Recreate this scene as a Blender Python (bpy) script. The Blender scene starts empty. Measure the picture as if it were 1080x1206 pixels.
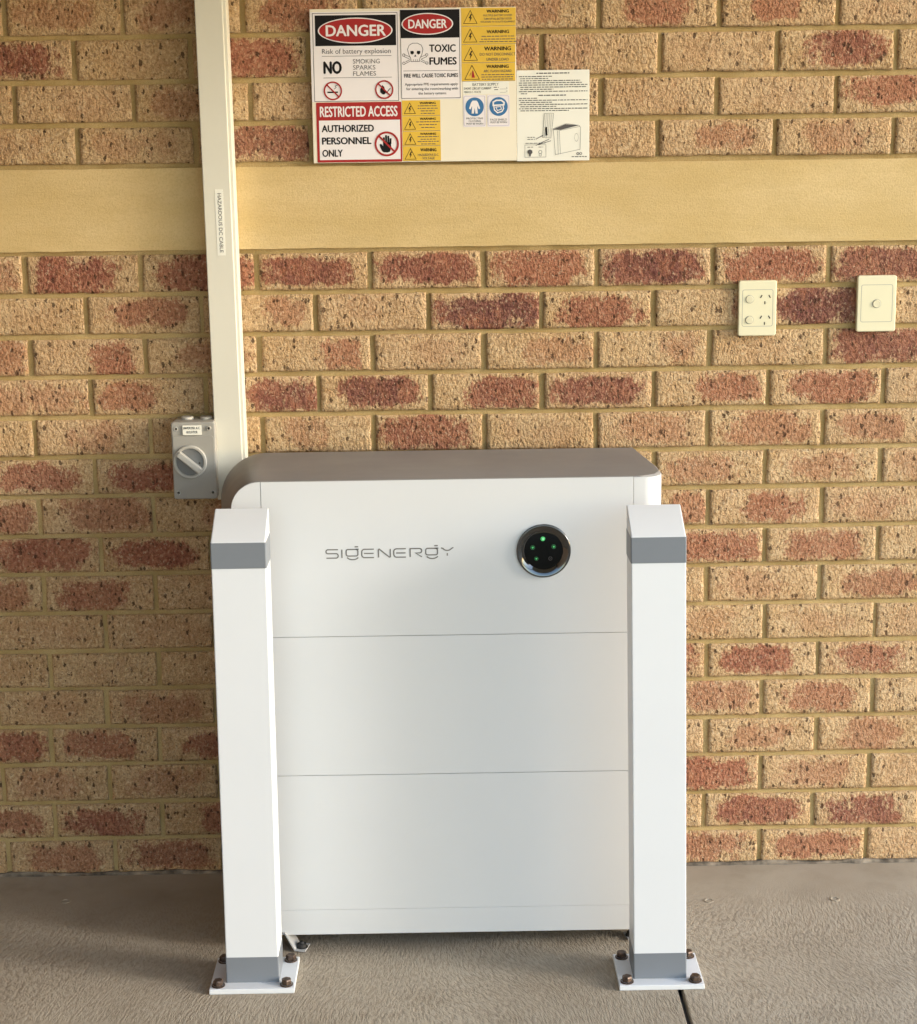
import bpy, bmesh, math, random
from mathutils import Vector, Matrix, noise
R = math.radians
scene = bpy.context.scene
col = scene.collection
random.seed(7)

# ------------------------------------------------------------------ camera
CF, CX, CY, CZ, YAW, PIT, ROL = 2107.0, -0.331, -3.7661, 1.5926, -0.0077, -0.2035, -0.0133
_r = Vector((math.cos(YAW), math.sin(YAW), 0)); _f0 = Vector((-math.sin(YAW), math.cos(YAW), 0)); _u0 = Vector((0, 0, 1))
FW = _f0*math.cos(PIT) + _u0*math.sin(PIT); _u = _u0*math.cos(PIT) - _f0*math.sin(PIT)
RT = _r*math.cos(ROL) + _u*math.sin(ROL); UP = _u*math.cos(ROL) - _r*math.sin(ROL)
camd = bpy.data.cameras.new('camera'); cam = bpy.data.objects.new('camera', camd); col.objects.link(cam)
camd.sensor_fit = 'HORIZONTAL'; camd.sensor_width = 36; camd.lens = CF/1080*36
camd.clip_start = 0.05; camd.clip_end = 2000
M = Matrix((RT, UP, -FW)).transposed().to_4x4(); M.translation = (CX, CY, CZ)
cam.matrix_world = M
scene.camera = cam

# ------------------------------------------------------------------ world, sun, exposure
SUN_EL, SUN_AZ = 16.0, 74.0          # azimuth measured from the wall's outward normal (-y) towards +x
sd = Vector((math.sin(R(SUN_AZ))*math.cos(R(SUN_EL)), -math.cos(R(SUN_AZ))*math.cos(R(SUN_EL)), math.sin(R(SUN_EL))))
w = bpy.data.worlds.new('World'); scene.world = w; w.use_nodes = True
nt = w.node_tree; bg = nt.nodes['Background']
sky = nt.nodes.new('ShaderNodeTexSky'); sky.sky_type = 'NISHITA'; sky.sun_disc = False
sky.sun_elevation = R(SUN_EL); sky.sun_rotation = math.atan2(sd.x, sd.y); sky.air_density = 1.0; sky.dust_density = 0.75
nt.links.new(sky.outputs[0], bg.inputs[0]); bg.inputs[1].default_value = 0.15
sl = bpy.data.lights.new('sun', 'SUN'); sun = bpy.data.objects.new('sun', sl); col.objects.link(sun)
sl.energy = 0.60; sl.angle = R(12); sl.color = (1.0, 0.975, 0.94)
sun.rotation_euler = sd.to_track_quat('Z', 'Y').to_euler(); sun.location = (6, -6, 6)
scene.view_settings.view_transform = 'Standard'; scene.view_settings.look = 'None'
scene.view_settings.exposure = 2.12; scene.view_settings.gamma = 1.0
scene.cycles.use_denoising = True
scene.cycles.max_bounces = 8; scene.cycles.diffuse_bounces = 5

# ------------------------------------------------------------------ helpers
def link(o, parent=None):
    col.objects.link(o)
    if parent is not None: o.parent = parent
    return o
def tag(o, label=None, cat=None, group=None, kind=None):
    if label: o['label'] = label
    if cat: o['category'] = cat
    if group: o['group'] = group
    if kind: o['kind'] = kind
    return o
def empty(name, loc=(0, 0, 0)):
    o = bpy.data.objects.new(name, None); o.location = loc; o.empty_display_size = 0.05
    return link(o)
def finish(bm, name, mat, parent=None, loc=None, smooth=False, auto=None):
    me = bpy.data.meshes.new(name); bm.normal_update(); bm.to_mesh(me); bm.free()
    o = bpy.data.objects.new(name, me)
    if mat: me.materials.append(mat)
    if smooth:
        for p in me.polygons: p.use_smooth = True
        if auto:
            me.set_sharp_from_angle(angle=R(auto if auto >= 50 else 14))
    link(o, parent)
    if loc: o.location = loc
    return o
def bm_box(bm, x0, x1, y0, y1, z0, z1, bev=0, seg=2):
    r = bmesh.ops.create_cube(bm, size=1.0)
    vs = r['verts']
    for v in vs: v.co = Vector(((x0+x1)/2 + v.co.x*(x1-x0), (y0+y1)/2 + v.co.y*(y1-y0), (z0+z1)/2 + v.co.z*(z1-z0)))
    if bev:
        es = list({e for v in vs for e in v.link_edges})
        bmesh.ops.bevel(bm, geom=es, offset=bev, segments=seg, affect='EDGES', profile=0.5)
def box(name, x0, x1, y0, y1, z0, z1, mat, parent=None, bev=0, seg=2):
    bm = bmesh.new(); bm_box(bm, x0, x1, y0, y1, z0, z1, bev, seg)
    return finish(bm, name, mat, parent, smooth=bool(bev), auto=40)
def bm_poly(bm, pts, y0, y1, hole=None):
    """polygon in XZ extruded from y0 (front, smaller y) to y1"""
    a = [bm.verts.new((x, y0, z)) for x, z in pts]; f = bm.faces.new(a)
    if y1 is not None:
        b = [bm.verts.new((x, y1, z)) for x, z in pts]; bm.faces.new(b[::-1])
        n = len(pts)
        for i in range(n): bm.faces.new((a[i], a[(i+1) % n], b[(i+1) % n], b[i]))
def rrect(x0, x1, z0, z1, r, n=6):
    out = []
    for cx, cz, a0 in ((x1-r, z1-r, 0), (x0+r, z1-r, 90), (x0+r, z0+r, 180), (x1-r, z0+r, 270)):
        for i in range(n+1):
            a = R(a0 + 90*i/n); out.append((cx+r*math.cos(a), cz+r*math.sin(a)))
    return out
def ell(cx, cz, rx, rz=None, n=40):
    rz = rz or rx
    return [(cx+rx*math.cos(2*math.pi*i/n), cz+rz*math.sin(2*math.pi*i/n)) for i in range(n)]
def prism(name, pts, y0, y1, mat, parent=None, smooth=False):
    bm = bmesh.new(); bm_poly(bm, pts, y0, y1); bmesh.ops.recalc_face_normals(bm, faces=bm.faces)
    return finish(bm, name, mat, parent, smooth=smooth, auto=35)
def bm_ring(bm, cx, cz, r0, r1, y, n=40, sx=1, y1=None):
    a = [bm.verts.new((cx+sx*r1*math.cos(2*math.pi*i/n), y, cz+r1*math.sin(2*math.pi*i/n))) for i in range(n)]
    b = [bm.verts.new((cx+sx*r0*math.cos(2*math.pi*i/n), y, cz+r0*math.sin(2*math.pi*i/n))) for i in range(n)]
    for i in range(n): bm.faces.new((a[i], a[(i+1) % n], b[(i+1) % n], b[i]))
def bm_stroke(bm, pts, wd, y, closed=False):
    """flat ribbon of width wd along pts in XZ"""
    n = len(pts); L = []; Rr = []
    for i, p in enumerate(pts):
        if closed: a, b = pts[i-1], pts[(i+1) % n]
        else: a, b = pts[max(i-1, 0)], pts[min(i+1, n-1)]
        d1 = Vector((p[0]-a[0], p[1]-a[1])); d2 = Vector((b[0]-p[0], b[1]-p[1]))
        if d1.length < 1e-9: d1 = d2
        if d2.length < 1e-9: d2 = d1
        d1.normalize(); d2.normalize()
        t = (d1+d2); t = t.normalized() if t.length > 1e-6 else d1
        nn = Vector((-t.y, t.x)); k = max(0.5, nn.dot(Vector((-d1.y, d1.x))))
        h = wd/2/k
        L.append(bm.verts.new((p[0]+nn.x*h, y, p[1]+nn.y*h))); Rr.append(bm.verts.new((p[0]-nn.x*h, y, p[1]-nn.y*h)))
    for i in range(n if closed else n-1):
        j = (i+1) % n
        bm.faces.new((L[i], L[j], Rr[j], Rr[i]))
def face_front(bm):
    for f in bm.faces:
        f.normal_update()
        if f.normal.y > 0: f.normal_flip()
def lathe(bm, prof, n=32, axis='y', c=(0, 0, 0)):
    """prof: (radius, offset along axis)"""
    rings = []
    for r, t in prof:
        if r < 1e-6:
            p = (c[0], c[1]+t, c[2]) if axis == 'y' else (c[0], c[1], c[2]+t)
            rings.append([bm.verts.new(p)])
        else:
            ring = []
            for i in range(n):
                a = 2*math.pi*i/n
                ring.append(bm.verts.new((c[0]+r*math.cos(a), c[1]+t, c[2]+r*math.sin(a)) if axis == 'y' else (c[0]+r*math.cos(a), c[1]+r*math.sin(a), c[2]+t)))
            rings.append(ring)
    for A, B in zip(rings, rings[1:]):
        if len(A) == 1 and len(B) == 1: continue
        for i in range(n):
            j = (i+1) % n
            if len(A) == 1: bm.faces.new((A[0], B[j], B[i]))
            elif len(B) == 1: bm.faces.new((A[i], A[j], B[0]))
            else: bm.faces.new((A[i], A[j], B[j], B[i]))
    bmesh.ops.recalc_face_normals(bm, faces=bm.faces)

# ------------------------------------------------------------------ materials
class NT:
    def __init__(s, name):
        s.m = bpy.data.materials.new(name); s.m.use_nodes = True; s.t = s.m.node_tree
        s.b = s.t.nodes['Principled BSDF']; s.out = s.t.nodes['Material Output']
    def n(s, typ, **kw):
        nd = s.t.nodes.new('ShaderNode'+typ)
        for k, v in kw.items(): setattr(nd, k, v)
        return nd
    def set(s, sock, v):
        if hasattr(v, 'is_output') or isinstance(v, bpy.types.NodeSocket): s.t.links.new(v, sock)
        else: sock.default_value = v
    def math(s, op, a, b=0.0, c=None, clamp=False):
        nd = s.n('Math', operation=op, use_clamp=clamp); s.set(nd.inputs[0], a); s.set(nd.inputs[1], b)
        if c is not None: s.set(nd.inputs[2], c)
        return nd.outputs[0]
    def vmath(s, op, a, b):
        nd = s.n('VectorMath', operation=op); s.set(nd.inputs[0], a); s.set(nd.inputs[1], b); return nd.outputs[0]
    def scale(s, v, xyz):
        nd = s.n('Mapping'); s.set(nd.inputs[0], v); nd.inputs['Scale'].default_value = xyz; return nd.outputs[0]
    def noise(s, v, sc, det=4, rough=0.55, dist=0.0):
        nd = s.n('TexNoise'); s.set(nd.inputs['Vector'], v); nd.inputs['Scale'].default_value = sc; nd.inputs['Detail'].default_value = det
        nd.inputs['Roughness'].default_value = rough; nd.inputs['Distortion'].default_value = dist; return nd.outputs['Fac']
    def vor(s, v, sc, feature='F1', rand=1.0):
        nd = s.n('TexVoronoi', feature=feature); s.set(nd.inputs['Vector'], v); nd.inputs['Scale'].default_value = sc
        nd.inputs['Randomness'].default_value = rand; return nd
    def ramp(s, f, lo, hi, a=0.0, b=1.0):
        nd = s.n('MapRange', interpolation_type='SMOOTHSTEP'); s.set(nd.inputs[0], f)
        for i, x in enumerate((lo, hi, a, b)): nd.inputs[1+i].default_value = x
        return nd.outputs[0]
    def mix(s, f, a, b, typ='MIX'):
        nd = s.n('Mix', data_type='RGBA', blend_type=typ); s.set(nd.inputs[0], f)
        for i, x in ((6, a), (7, b)):
            s.set(nd.inputs[i], x if not isinstance(x, tuple) else (*x, 1.0)[:4])
        return nd.outputs[2]
    def bump(s, h, dist, strength=1.0, normal=None):
        nd = s.n('Bump'); s.set(nd.inputs['Height'], h); nd.inputs['Distance'].default_value = dist; nd.inputs['Strength'].default_value = strength
        if normal is not None: s.set(nd.inputs['Normal'], normal)
        return nd.outputs[0]
    def fin(s, base, rough, normal=None, spec=0.3):
        s.set(s.b.inputs['Base Color'], base if not isinstance(base, tuple) else (*base, 1.0)[:4]); s.set(s.b.inputs['Roughness'], rough)
        s.b.inputs['Specular IOR Level'].default_value = spec
        if normal is not None: s.set(s.b.inputs['Normal'], normal)
        return s.m

def plain(name, c, rough=0.5, metal=0.0, spec=0.4, var=0.04, sc=9.0, bump=0.0):
    t = NT(name); co = t.n('TexCoord').outputs['Object']
    f = t.noise(co, sc, 5, 0.6)
    lo = tuple(max(0, x*(1-var)) for x in c); hi = tuple(min(1, x*(1+var)) for x in c)
    base = t.mix(t.ramp(f, 0.3, 0.7), lo, hi)
    rg = t.math('ADD', t.math('MULTIPLY', t.noise(co, sc*3, 3), 0.12), rough-0.06)
    n = t.bump(t.noise(co, 420, 2), 0.0002, bump) if bump else None
    m = t.fin(base, rg, n, spec); t.b.inputs['Metallic'].default_value = metal
    return m

def brick_mat(name, fallback=False):
    t = NT(name)
    oi = t.n('ObjectInfo'); co0 = t.n('TexCoord').outputs['Object']
    rnd = oi.outputs['Random']
    off = t.n('CombineXYZ'); t.set(off.inputs[0], t.math('MULTIPLY', rnd, 17.0)); t.set(off.inputs[1], t.math('MULTIPLY', rnd, 31.0)); t.set(off.inputs[2], t.math('MULTIPLY', rnd, 23.0))
    co = t.vmath('ADD', co0, off.outputs[0])
    rag = t.noise(t.scale(co, (1, 1, 0.6)), 34, 6, 0.78)
    rag2 = t.noise(co, 150, 3, 0.75)
    big = t.noise(co, 13, 3, 0.6)
    if not fallback:
        a1 = t.n('Attribute', attribute_type='OBJECT', attribute_name='blotch_shape'); a2 = t.n('Attribute', attribute_type='OBJECT', attribute_name='blotch_tone')
        s1 = t.n('SeparateXYZ'); t.set(s1.inputs[0], a1.outputs['Vector']); s2 = t.n('SeparateXYZ'); t.set(s2.inputs[0], a2.outputs['Vector'])
        sp = t.n('SeparateXYZ'); t.set(sp.inputs[0], co0)
        ux = t.math('DIVIDE', t.math('SUBTRACT', sp.outputs[0], s1.outputs[0]), s1.outputs[2])
        uz = t.math('DIVIDE', t.math('SUBTRACT', sp.outputs[2], s1.outputs[1]), s2.outputs[2])
        q = t.math('ADD', t.math('POWER', t.math('ABSOLUTE', ux), 3.2), t.math('POWER', t.math('ABSOLUTE', uz), 3.0))
        q = t.math('ADD', q, t.math('MULTIPLY', t.math('SUBTRACT', rag, 0.5), 3.8))
        q = t.math('ADD', q, t.math('MULTIPLY', t.math('SUBTRACT', big, 0.5), 2.6))
        q = t.math('ADD', q, t.math('MULTIPLY', t.math('SUBTRACT', rag2, 0.5), 1.8))
        st, dk = s2.outputs[0], s2.outputs[1]
        # weak blotches break up into patches, strong ones stay whole
        q = t.math('ADD', q, t.math('MULTIPLY', t.math('SUBTRACT', 0.85, st), 0.75))
        mask = t.ramp(q, 0.45, 1.12, 1.0, 0.0)
    else:
        mask = t.ramp(t.math('ADD', t.noise(co, 7, 3), t.math('MULTIPLY', rag2, 0.15)), 0.58, 0.7); st, dk = 0.7, 0.2
    grain = t.noise(co, 270, 4, 0.85)
    mg = t.noise(t.scale(co, (1, 1, 0.72)), 165, 2, 0.6)
    base = t.mix(t.ramp(big, 0.3, 0.7), (0.58, 0.378, 0.190), (0.655, 0.460, 0.258))
    base = t.mix(t.math('MULTIPLY', t.ramp(rnd, 0.0, 1.0), 0.30), base, (0.63, 0.405, 0.240))
    base = t.mix(t.math('MULTIPLY', t.ramp(grain, 0.54, 0.36), 0.62), base, (0.26, 0.145, 0.060))
    base = t.mix(t.math('MULTIPLY', t.ramp(grain, 0.56, 0.72), 0.55), base, (0.76, 0.60, 0.38))
    base = t.mix(t.math('MULTIPLY', t.ramp(mg, 0.46, 0.33), 0.42), base, (0.27, 0.15, 0.062))
    base = t.mix(t.math('MULTIPLY', t.ramp(mg, 0.57, 0.70), 0.50), base, (0.78, 0.62, 0.40))
    base = t.mix(t.math('MULTIPLY', t.ramp(rag, 0.52, 0.72), 0.25), base, (0.43, 0.19, 0.10))
    red = t.mix(t.ramp(rag2, 0.32, 0.68), (0.32, 0.088, 0.050), (0.46, 0.175, 0.108))
    dark = t.mix(t.ramp(rag2, 0.3, 0.7), (0.125, 0.046, 0.042), (0.25, 0.095, 0.076))
    core = t.math('MULTIPLY', t.ramp(t.math('ADD', rag, t.math('MULTIPLY', rag2, 0.3)), 0.42, 0.78), dk, clamp=True)
    core = t.math('MULTIPLY', core, 1.6, clamp=True)
    red = t.mix(core, red, dark)
    red = t.mix(t.math('MULTIPLY', t.ramp(grain, 0.50, 0.34), 0.45), red, (0.10, 0.03, 0.02))
    red = t.mix(t.math('MULTIPLY', t.ramp(grain, 0.55, 0.70), 0.45), red, (0.46, 0.24, 0.14))
    red = t.mix(t.math('MULTIPLY', t.ramp(mg, 0.46, 0.34), 0.55), red, (0.085, 0.028, 0.020))
    red = t.mix(t.math('MULTIPLY', t.ramp(mg, 0.58, 0.70), 0.60), red, (0.52, 0.30, 0.185))
    base = t.mix(t.math('MULTIPLY', t.math('MULTIPLY', mask, t.math('ADD', t.math('MULTIPLY', rag, 0.7), 0.60)), st, clamp=True), base, red)
    # specks of uneven size: dark ironstone, pale quartz
    wob = t.n('TexNoise'); t.set(wob.inputs['Vector'], co); wob.inputs['Scale'].default_value = 240; wob.inputs['Detail'].default_value = 1
    cw = t.vmath('ADD', co, t.vmath('MULTIPLY', t.vmath('SUBTRACT', wob.outputs['Color'], (0.5, 0.5, 0.5)), (0.007, 0.007, 0.007)))
    v1 = t.vor(t.scale(cw, (1, 1, 0.55)), 135)
    c1 = t.n('SeparateColor'); t.set(c1.inputs[0], v1.outputs['Color'])
    dsz = t.math('SUBTRACT', t.math('MULTIPLY', t.math('MAXIMUM', t.math('SUBTRACT', c1.outputs[0], 0.74), 0), 1.9), v1.outputs['Distance'])
    dsp = t.ramp(dsz, -0.10, 0.08)
    base = t.mix(t.math('MULTIPLY', dsp, 0.80), base, (0.06, 0.030, 0.018))
    v2 = t.vor(t.scale(cw, (1, 1, 0.7)), 205)
    c2 = t.n('SeparateColor'); t.set(c2.inputs[0], v2.outputs['Color'])
    lsz = t.math('SUBTRACT', t.math('MULTIPLY', t.math('MAXIMUM', t.math('SUBTRACT', c2.outputs[1], 0.62), 0), 1.2), v2.outputs['Distance'])
    lsp = t.ramp(lsz, -0.10, 0.12)
    base = t.mix(t.math('MULTIPLY', lsp, 0.45), base, (0.64, 0.48, 0.32))
    # relief: vertical drag pits + grain
    cs = t.scale(cw, (1.0, 1.0, 0.42))
    drag = t.noise(cs, 175, 3, 0.65, 0.3)
    pits = t.ramp(drag, 0.31, 0.41)
    base = t.mix(t.math('MULTIPLY', t.math('SUBTRACT', 1.0, pits), 0.60), base, (0.15, 0.075, 0.032))
    h = t.math('ADD', t.math('MULTIPLY', pits, 0.9), t.math('MULTIPLY', grain, 1.5))
    h = t.math('ADD', h, t.math('MULTIPLY', rag, 0.5))
    h = t.math('ADD', h, t.math('MULTIPLY', t.ramp(mg, 0.34, 0.60), 1.3))
    h = t.math('SUBTRACT', h, t.math('MULTIPLY', dsp, 0.9)); h = t.math('ADD', h, t.math('MULTIPLY', lsp, 0.5))
    return t.fin(base, 0.93, t.bump(h, 0.0021, 1.0), 0.15)

def mortar_mat():
    t = NT('mortar sand'); co = t.n('TexCoord').outputs['Object']
    f = t.noise(co, 9, 5, 0.6); g = t.noise(co, 420, 3, 0.7)
    base = t.mix(t.ramp(f, 0.3, 0.7), (0.385, 0.272, 0.112), (0.51, 0.375, 0.178))
    base = t.mix(t.math('MULTIPLY', t.ramp(g, 0.4, 0.7), 0.55), base, (0.27, 0.175, 0.070))
    h = t.math('ADD', t.math('MULTIPLY', g, 0.4), t.noise(co, 60, 4, 0.6))
    return t.fin(base, 0.95, t.bump(h, 0.0018, 1.0), 0.1)

def render_mat():
    t = NT('sand render'); co = t.n('TexCoord').outputs['Object']
    f = t.noise(t.scale(co, (0.6, 1, 1.6)), 6, 5, 0.6); g = t.noise(co, 240, 4, 0.85); st = t.noise(t.scale(co, (0.25, 1, 2.2)), 22, 4, 0.6)
    base = t.mix(t.ramp(f, 0.3, 0.7), (0.57, 0.415, 0.19), (0.64, 0.48, 0.245))
    base = t.mix(t.math('MULTIPLY', t.ramp(g, 0.42, 0.7), 0.48), base, (0.44, 0.30, 0.12))
    base = t.mix(t.math('MULTIPLY', t.ramp(st, 0.5, 0.75), 0.15), base, (0.42, 0.285, 0.12))
    h = t.math('ADD', t.math('MULTIPLY', g, 0.8), t.math('MULTIPLY', st, 0.7))
    return t.fin(base, 0.93, t.bump(h, 0.0012, 0.9), 0.12)

def concrete_mat():
    t = NT('broomed concrete'); co = t.n('TexCoord').outputs['Object']
    dw = t.n('TexNoise'); t.set(dw.inputs['Vector'], co); dw.inputs['Scale'].default_value = 1.3; dw.inputs['Detail'].default_value = 1
    wv = t.vmath('ADD', co, t.vmath('MULTIPLY', t.vmath('SUBTRACT', dw.outputs['Color'], (0.5, 0.5, 0.5)), (0.55, 0.55, 0)))
    mp = t.n('Mapping'); t.set(mp.inputs[0], wv); mp.inputs['Rotation'].default_value = (0, 0, R(-38)); mp.inputs['Scale'].default_value = (1, 0.36, 1)
    br = t.noise(mp.outputs[0], 165, 3, 0.7, 0.0)
    fine = t.noise(co, 520, 3, 0.8); big = t.noise(co, 1.9, 6, 0.62); mid = t.noise(co, 9, 6, 0.7)
    sp = t.n('SeparateXYZ'); t.set(sp.inputs[0], co)
    # steel trowelled margin along the wall, broomed further out, patchy wear
    brm = t.math('MULTIPLY', t.ramp(t.math('ADD', sp.outputs[1], t.math('MULTIPLY', mid, 0.22)), 0.02, -0.22), t.ramp(mid, 0.25, 0.6, 0.6, 1.0))
    base = t.mix(t.ramp(big, 0.32, 0.68), (0.295, 0.250, 0.188), (0.385, 0.336, 0.260))
    base = t.mix(t.math('MULTIPLY', t.ramp(mid, 0.48, 0.75), 0.35), base, (0.215, 0.178, 0.128))
    base = t.mix(t.math('MULTIPLY', t.math('MULTIPLY', t.ramp(br, 0.52, 0.38), 0.36), brm), base, (0.165, 0.118, 0.085))
    base = t.mix(t.math('MULTIPLY', t.math('MULTIPLY', t.ramp(br, 0.55, 0.68), 0.5), brm), base, (0.43, 0.38, 0.30))
    base = t.mix(t.math('MULTIPLY', t.ramp(fine, 0.52, 0.75), 0.35), base, (0.40, 0.355, 0.28))
    base = t.mix(t.math('MULTIPLY', t.ramp(fine, 0.48, 0.28), 0.35), base, (0.15, 0.12, 0.09))
    h = t.math('ADD', t.math('MULTIPLY', t.math('MULTIPLY', t.ramp(br, 0.32, 0.62), 1.0), brm), t.math('MULTIPLY', fine, 0.5))
    return t.fin(base, 0.86, t.bump(h, 0.0013, 1.0), 0.2)

def tile_mat(name, c):
    return plain(name, c, 0.8, var=0.15, sc=3)

M_BRICK = brick_mat('buff brick'); M_BRICKF = brick_mat('buff brick far', True); M_MORTAR = mortar_mat(); M_RENDER = render_mat(); M_CONC = concrete_mat()
M_STAIN = plain('damp course stain', (0.17, 0.14, 0.105), 0.9, var=0.75, sc=22, bump=1)
M_GROUND = plain('pale gravel ground', (0.34, 0.29, 0.22), 0.9, var=0.2, sc=0.6)
M_WHITE = plain('white powder coat', (0.62, 0.64, 0.66), 0.38, var=0.012, sc=3, bump=0.12)
M_PANEL = plain('satin white panel', (0.60, 0.61, 0.615), 0.42, var=0.012, sc=2, bump=0.08)
M_LID = plain('grey brown lid', (0.225, 0.218, 0.212), 0.48, var=0.06, sc=5, bump=0.25)
M_SEAM = plain('dark seam', (0.16, 0.155, 0.15), 0.6)
M_TAPE = plain('grey tape', (0.165, 0.182, 0.205), 0.42, var=0.03, sc=6)
M_BOLT = plain('brown bolt steel', (0.085, 0.058, 0.044), 0.45, metal=0.55, var=0.5, sc=160)
M_STEEL = plain('zinc steel', (0.55, 0.55, 0.55), 0.38, metal=0.35, var=0.1, sc=30)
M_RUB = plain('black rubber', (0.02, 0.02, 0.02), 0.6)
M_CHROME = plain('dark chrome', (0.13, 0.13, 0.13), 0.09, metal=1.0, var=0.02)
M_GLASSB = plain('black gloss', (0.003, 0.0035, 0.0035), 0.07, spec=0.18, var=0)
M_DUCT = plain('cream duct plastic', (0.66, 0.63, 0.53), 0.45, var=0.02, sc=6)
M_CREAM = plain('cream switch plastic', (0.72, 0.67, 0.46), 0.35, var=0.02)
M_CREAM2 = plain('cream button plastic', (0.66, 0.61, 0.42), 0.35, var=0.02)
M_SLOT = plain('socket slot', (0.03, 0.025, 0.02), 0.7)
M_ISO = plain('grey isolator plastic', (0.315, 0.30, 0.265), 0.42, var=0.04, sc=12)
M_ISO2 = plain('pale grey isolator dial', (0.40, 0.385, 0.345), 0.38, var=0.04, sc=12)
M_ISOD = plain('dark grey isolator recess', (0.17, 0.17, 0.165), 0.45, var=0.1, sc=12)
M_BOARD = plain('cream sign board', (0.78, 0.71, 0.56), 0.4, var=0.02)
M_PAPER = plain('white sign print', (0.78, 0.73, 0.73), 0.4, var=0.015)
M_PAPER2 = plain('ivory sign print', (0.79, 0.77, 0.68), 0.4, var=0.015)
M_YEL = plain('yellow sticker', (0.70, 0.44, 0.035), 0.4, var=0.04)
M_REDP = plain('red sign print', (0.36, 0.028, 0.028), 0.6, spec=0.12, var=0.05)
M_BLKP = plain('black sign print', (0.012, 0.011, 0.011), 0.6, spec=0.12, var=0.1)
M_GRYP = plain('grey sign print', (0.10, 0.095, 0.095), 0.6, spec=0.12, var=0.1)
M_BLUP = plain('blue sign print', (0.03, 0.14, 0.32), 0.4, var=0.05)
M_LILP = plain('lilac print line', (0.42, 0.36, 0.52), 0.5, var=0.1)
M_LOGO = plain('grey logo', (0.15, 0.145, 0.135), 0.45, var=0.03)
M_ROOF = plain('cream ceiling lining', (0.62, 0.57, 0.47), 0.7, var=0.03)
M_FASC = plain('brown fascia', (0.14, 0.10, 0.07), 0.6)
def led_mat(name, c, e):
    t = NT(name); t.fin(c, 0.3); t.b.inputs['Emission Color'].default_value = (*c, 1); t.b.inputs['Emission Strength'].default_value = e
    return t.m
M_LED = led_mat('green led', (0.06, 0.36, 0.11), 0.16); M_LED2 = led_mat('dim green led', (0.03, 0.12, 0.05), 0.07); M_LEDW = led_mat('pale led core', (0.25, 0.55, 0.3), 0.2)

# ------------------------------------------------------------------ setting: ground, floor
bm = bmesh.new()
for x0, x1, y0, y1 in ((-400, 400, -400, 400),):
    bm.faces.new([bm.verts.new(p) for p in ((x0, y0, -0.12), (x1, y0, -0.12), (x1, y1, -0.12), (x0, y1, -0.12))])
tag(finish(bm, 'ground', M_GROUND), kind='structure')
JX = 0.1055
bm = bmesh.new()
prof = [(-5.2, -0.15), (-5.2, 0.0), (JX-0.0060, 0.0), (JX-0.0042, -0.004), (JX-0.0038, -0.028), (JX+0.0038, -0.028), (JX+0.0042, -0.004), (JX+0.0060, 0.0), (3.0, 0.0), (3.0, -0.15)]
ra = [bm.verts.new((x, -6.5, z)) for x, z in prof]; rb = [bm.verts.new((x, 0.10, z)) for x, z in prof]
for i in range(len(prof)-1): bm.faces.new((ra[i], ra[i+1], rb[i+1], rb[i]))
bm.faces.new(ra[::-1]); bm.faces.new(rb)
bmesh.ops.recalc_face_normals(bm, faces=bm.faces)
floor = tag(finish(bm, 'concrete_floor', M_CONC), kind='structure')
box('joint_filler', JX-0.0035, JX+0.0035, -6.45, -0.02, -0.030, -0.012, M_RUB, floor)
for px, py in ((-1.1625, -0.146), (0.2205, -0.197), (0.489, -0.2)):
    bm = bmesh.new(); lathe(bm, [(0.0105, 0.0002), (0.0105, 0.0016), (0.0075, 0.0016), (0.0070, 0.0004), (0, 0.0004)], 20, 'z', (px, py, 0))
    finish(bm, 'floor_plug', M_CONC, floor)

# ------------------------------------------------------------------ brick wall
wall = empty('brick_wall', (0, 0, 0))
tag(wall, 'buff face brick wall with red blotches and a smooth sand coloured band', 'wall')
ZJ = [1.3768, 1.2894, 1.203, 1.1176, 1.0317, 0.9456, 0.8612, 0.7743, 0.6898, 0.6029, 0.5172, 0.4321, 0.3449, 0.2581, 0.1693, 0.0837, -0.002]
ZA = [1.5543, 1.6377, 1.7229, 1.8126, 1.8975, 1.9835, 2.0695, 2.1555, 2.2415, 2.3275, 2.4135]
DEV = {  # measured joint offsets in mm by row, {joint index: dev}
 -4: {-5: -11, -4: -11, -3: -8, 0: -3, 1: 2, 2: 4}, -3: {-4.5: 5, -3.5: 3, .5: 2, 1.5: 2, 2.5: 6}, -2: {-5: -1, -4: 2, -3: 2, 0: 2, 1: 0, 2: 5}, -1: {-4.5: 4, -3.5: 7, .5: -1, 1.5: 2, 2.5: 7},
 1: {-5: -1, -4: 1, -3: 2, -2: -1, -1: -4, 0: -6, 1: -3, 2: 1}, 2: {-4.5: 1, -3.5: 4, -2.5: 3, -1.5: 0, -.5: -2, .5: -6}, 3: {-5: 0, -4: 2, -3: 2, -2: 1, -1: -4, 0: -8, 1: -7, 2: -2},
 4: {-4.5: 2, -3.5: 6, -2.5: 5, -1.5: 2, -.5: -2, .5: -4, 1.5: -1, 2.5: 4}, 5: {-5: -1, -4: 5, -3: 3, -2: 0, -1: -4, 0: -8, 1: -9, 2: -3}, 6: {-4.5: 2, 1.5: -3, 2.5: 3}, 7: {-5: -1, -4: 4, 1: -5, 2: 0},
 8: {-4.5: 7, 1.5: -1, 2.5: 4}, 9: {-5: -2, -4: -1, 1: -6, 2: 1}, 10: {-4.5: 7, 1.5: 2, 2.5: 4}, 11: {-5: 2, -4: -1, 1: -3, 2: 1}, 12: {-4.5: 0, 1.5: 0, 2.5: 5}, 13: {-5: -7, -4: -7, 1: -2, 2: 2},
 14: {-5.5: 2, -4.5: -2, 1.5: 0, 2.5: 3}, 15: {-5: -9, -4: -9, 1: -4, 2: -2}, 16: {-5.5: 3, -4.5: 2, 1.5: 1, 2.5: 1}}
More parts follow.
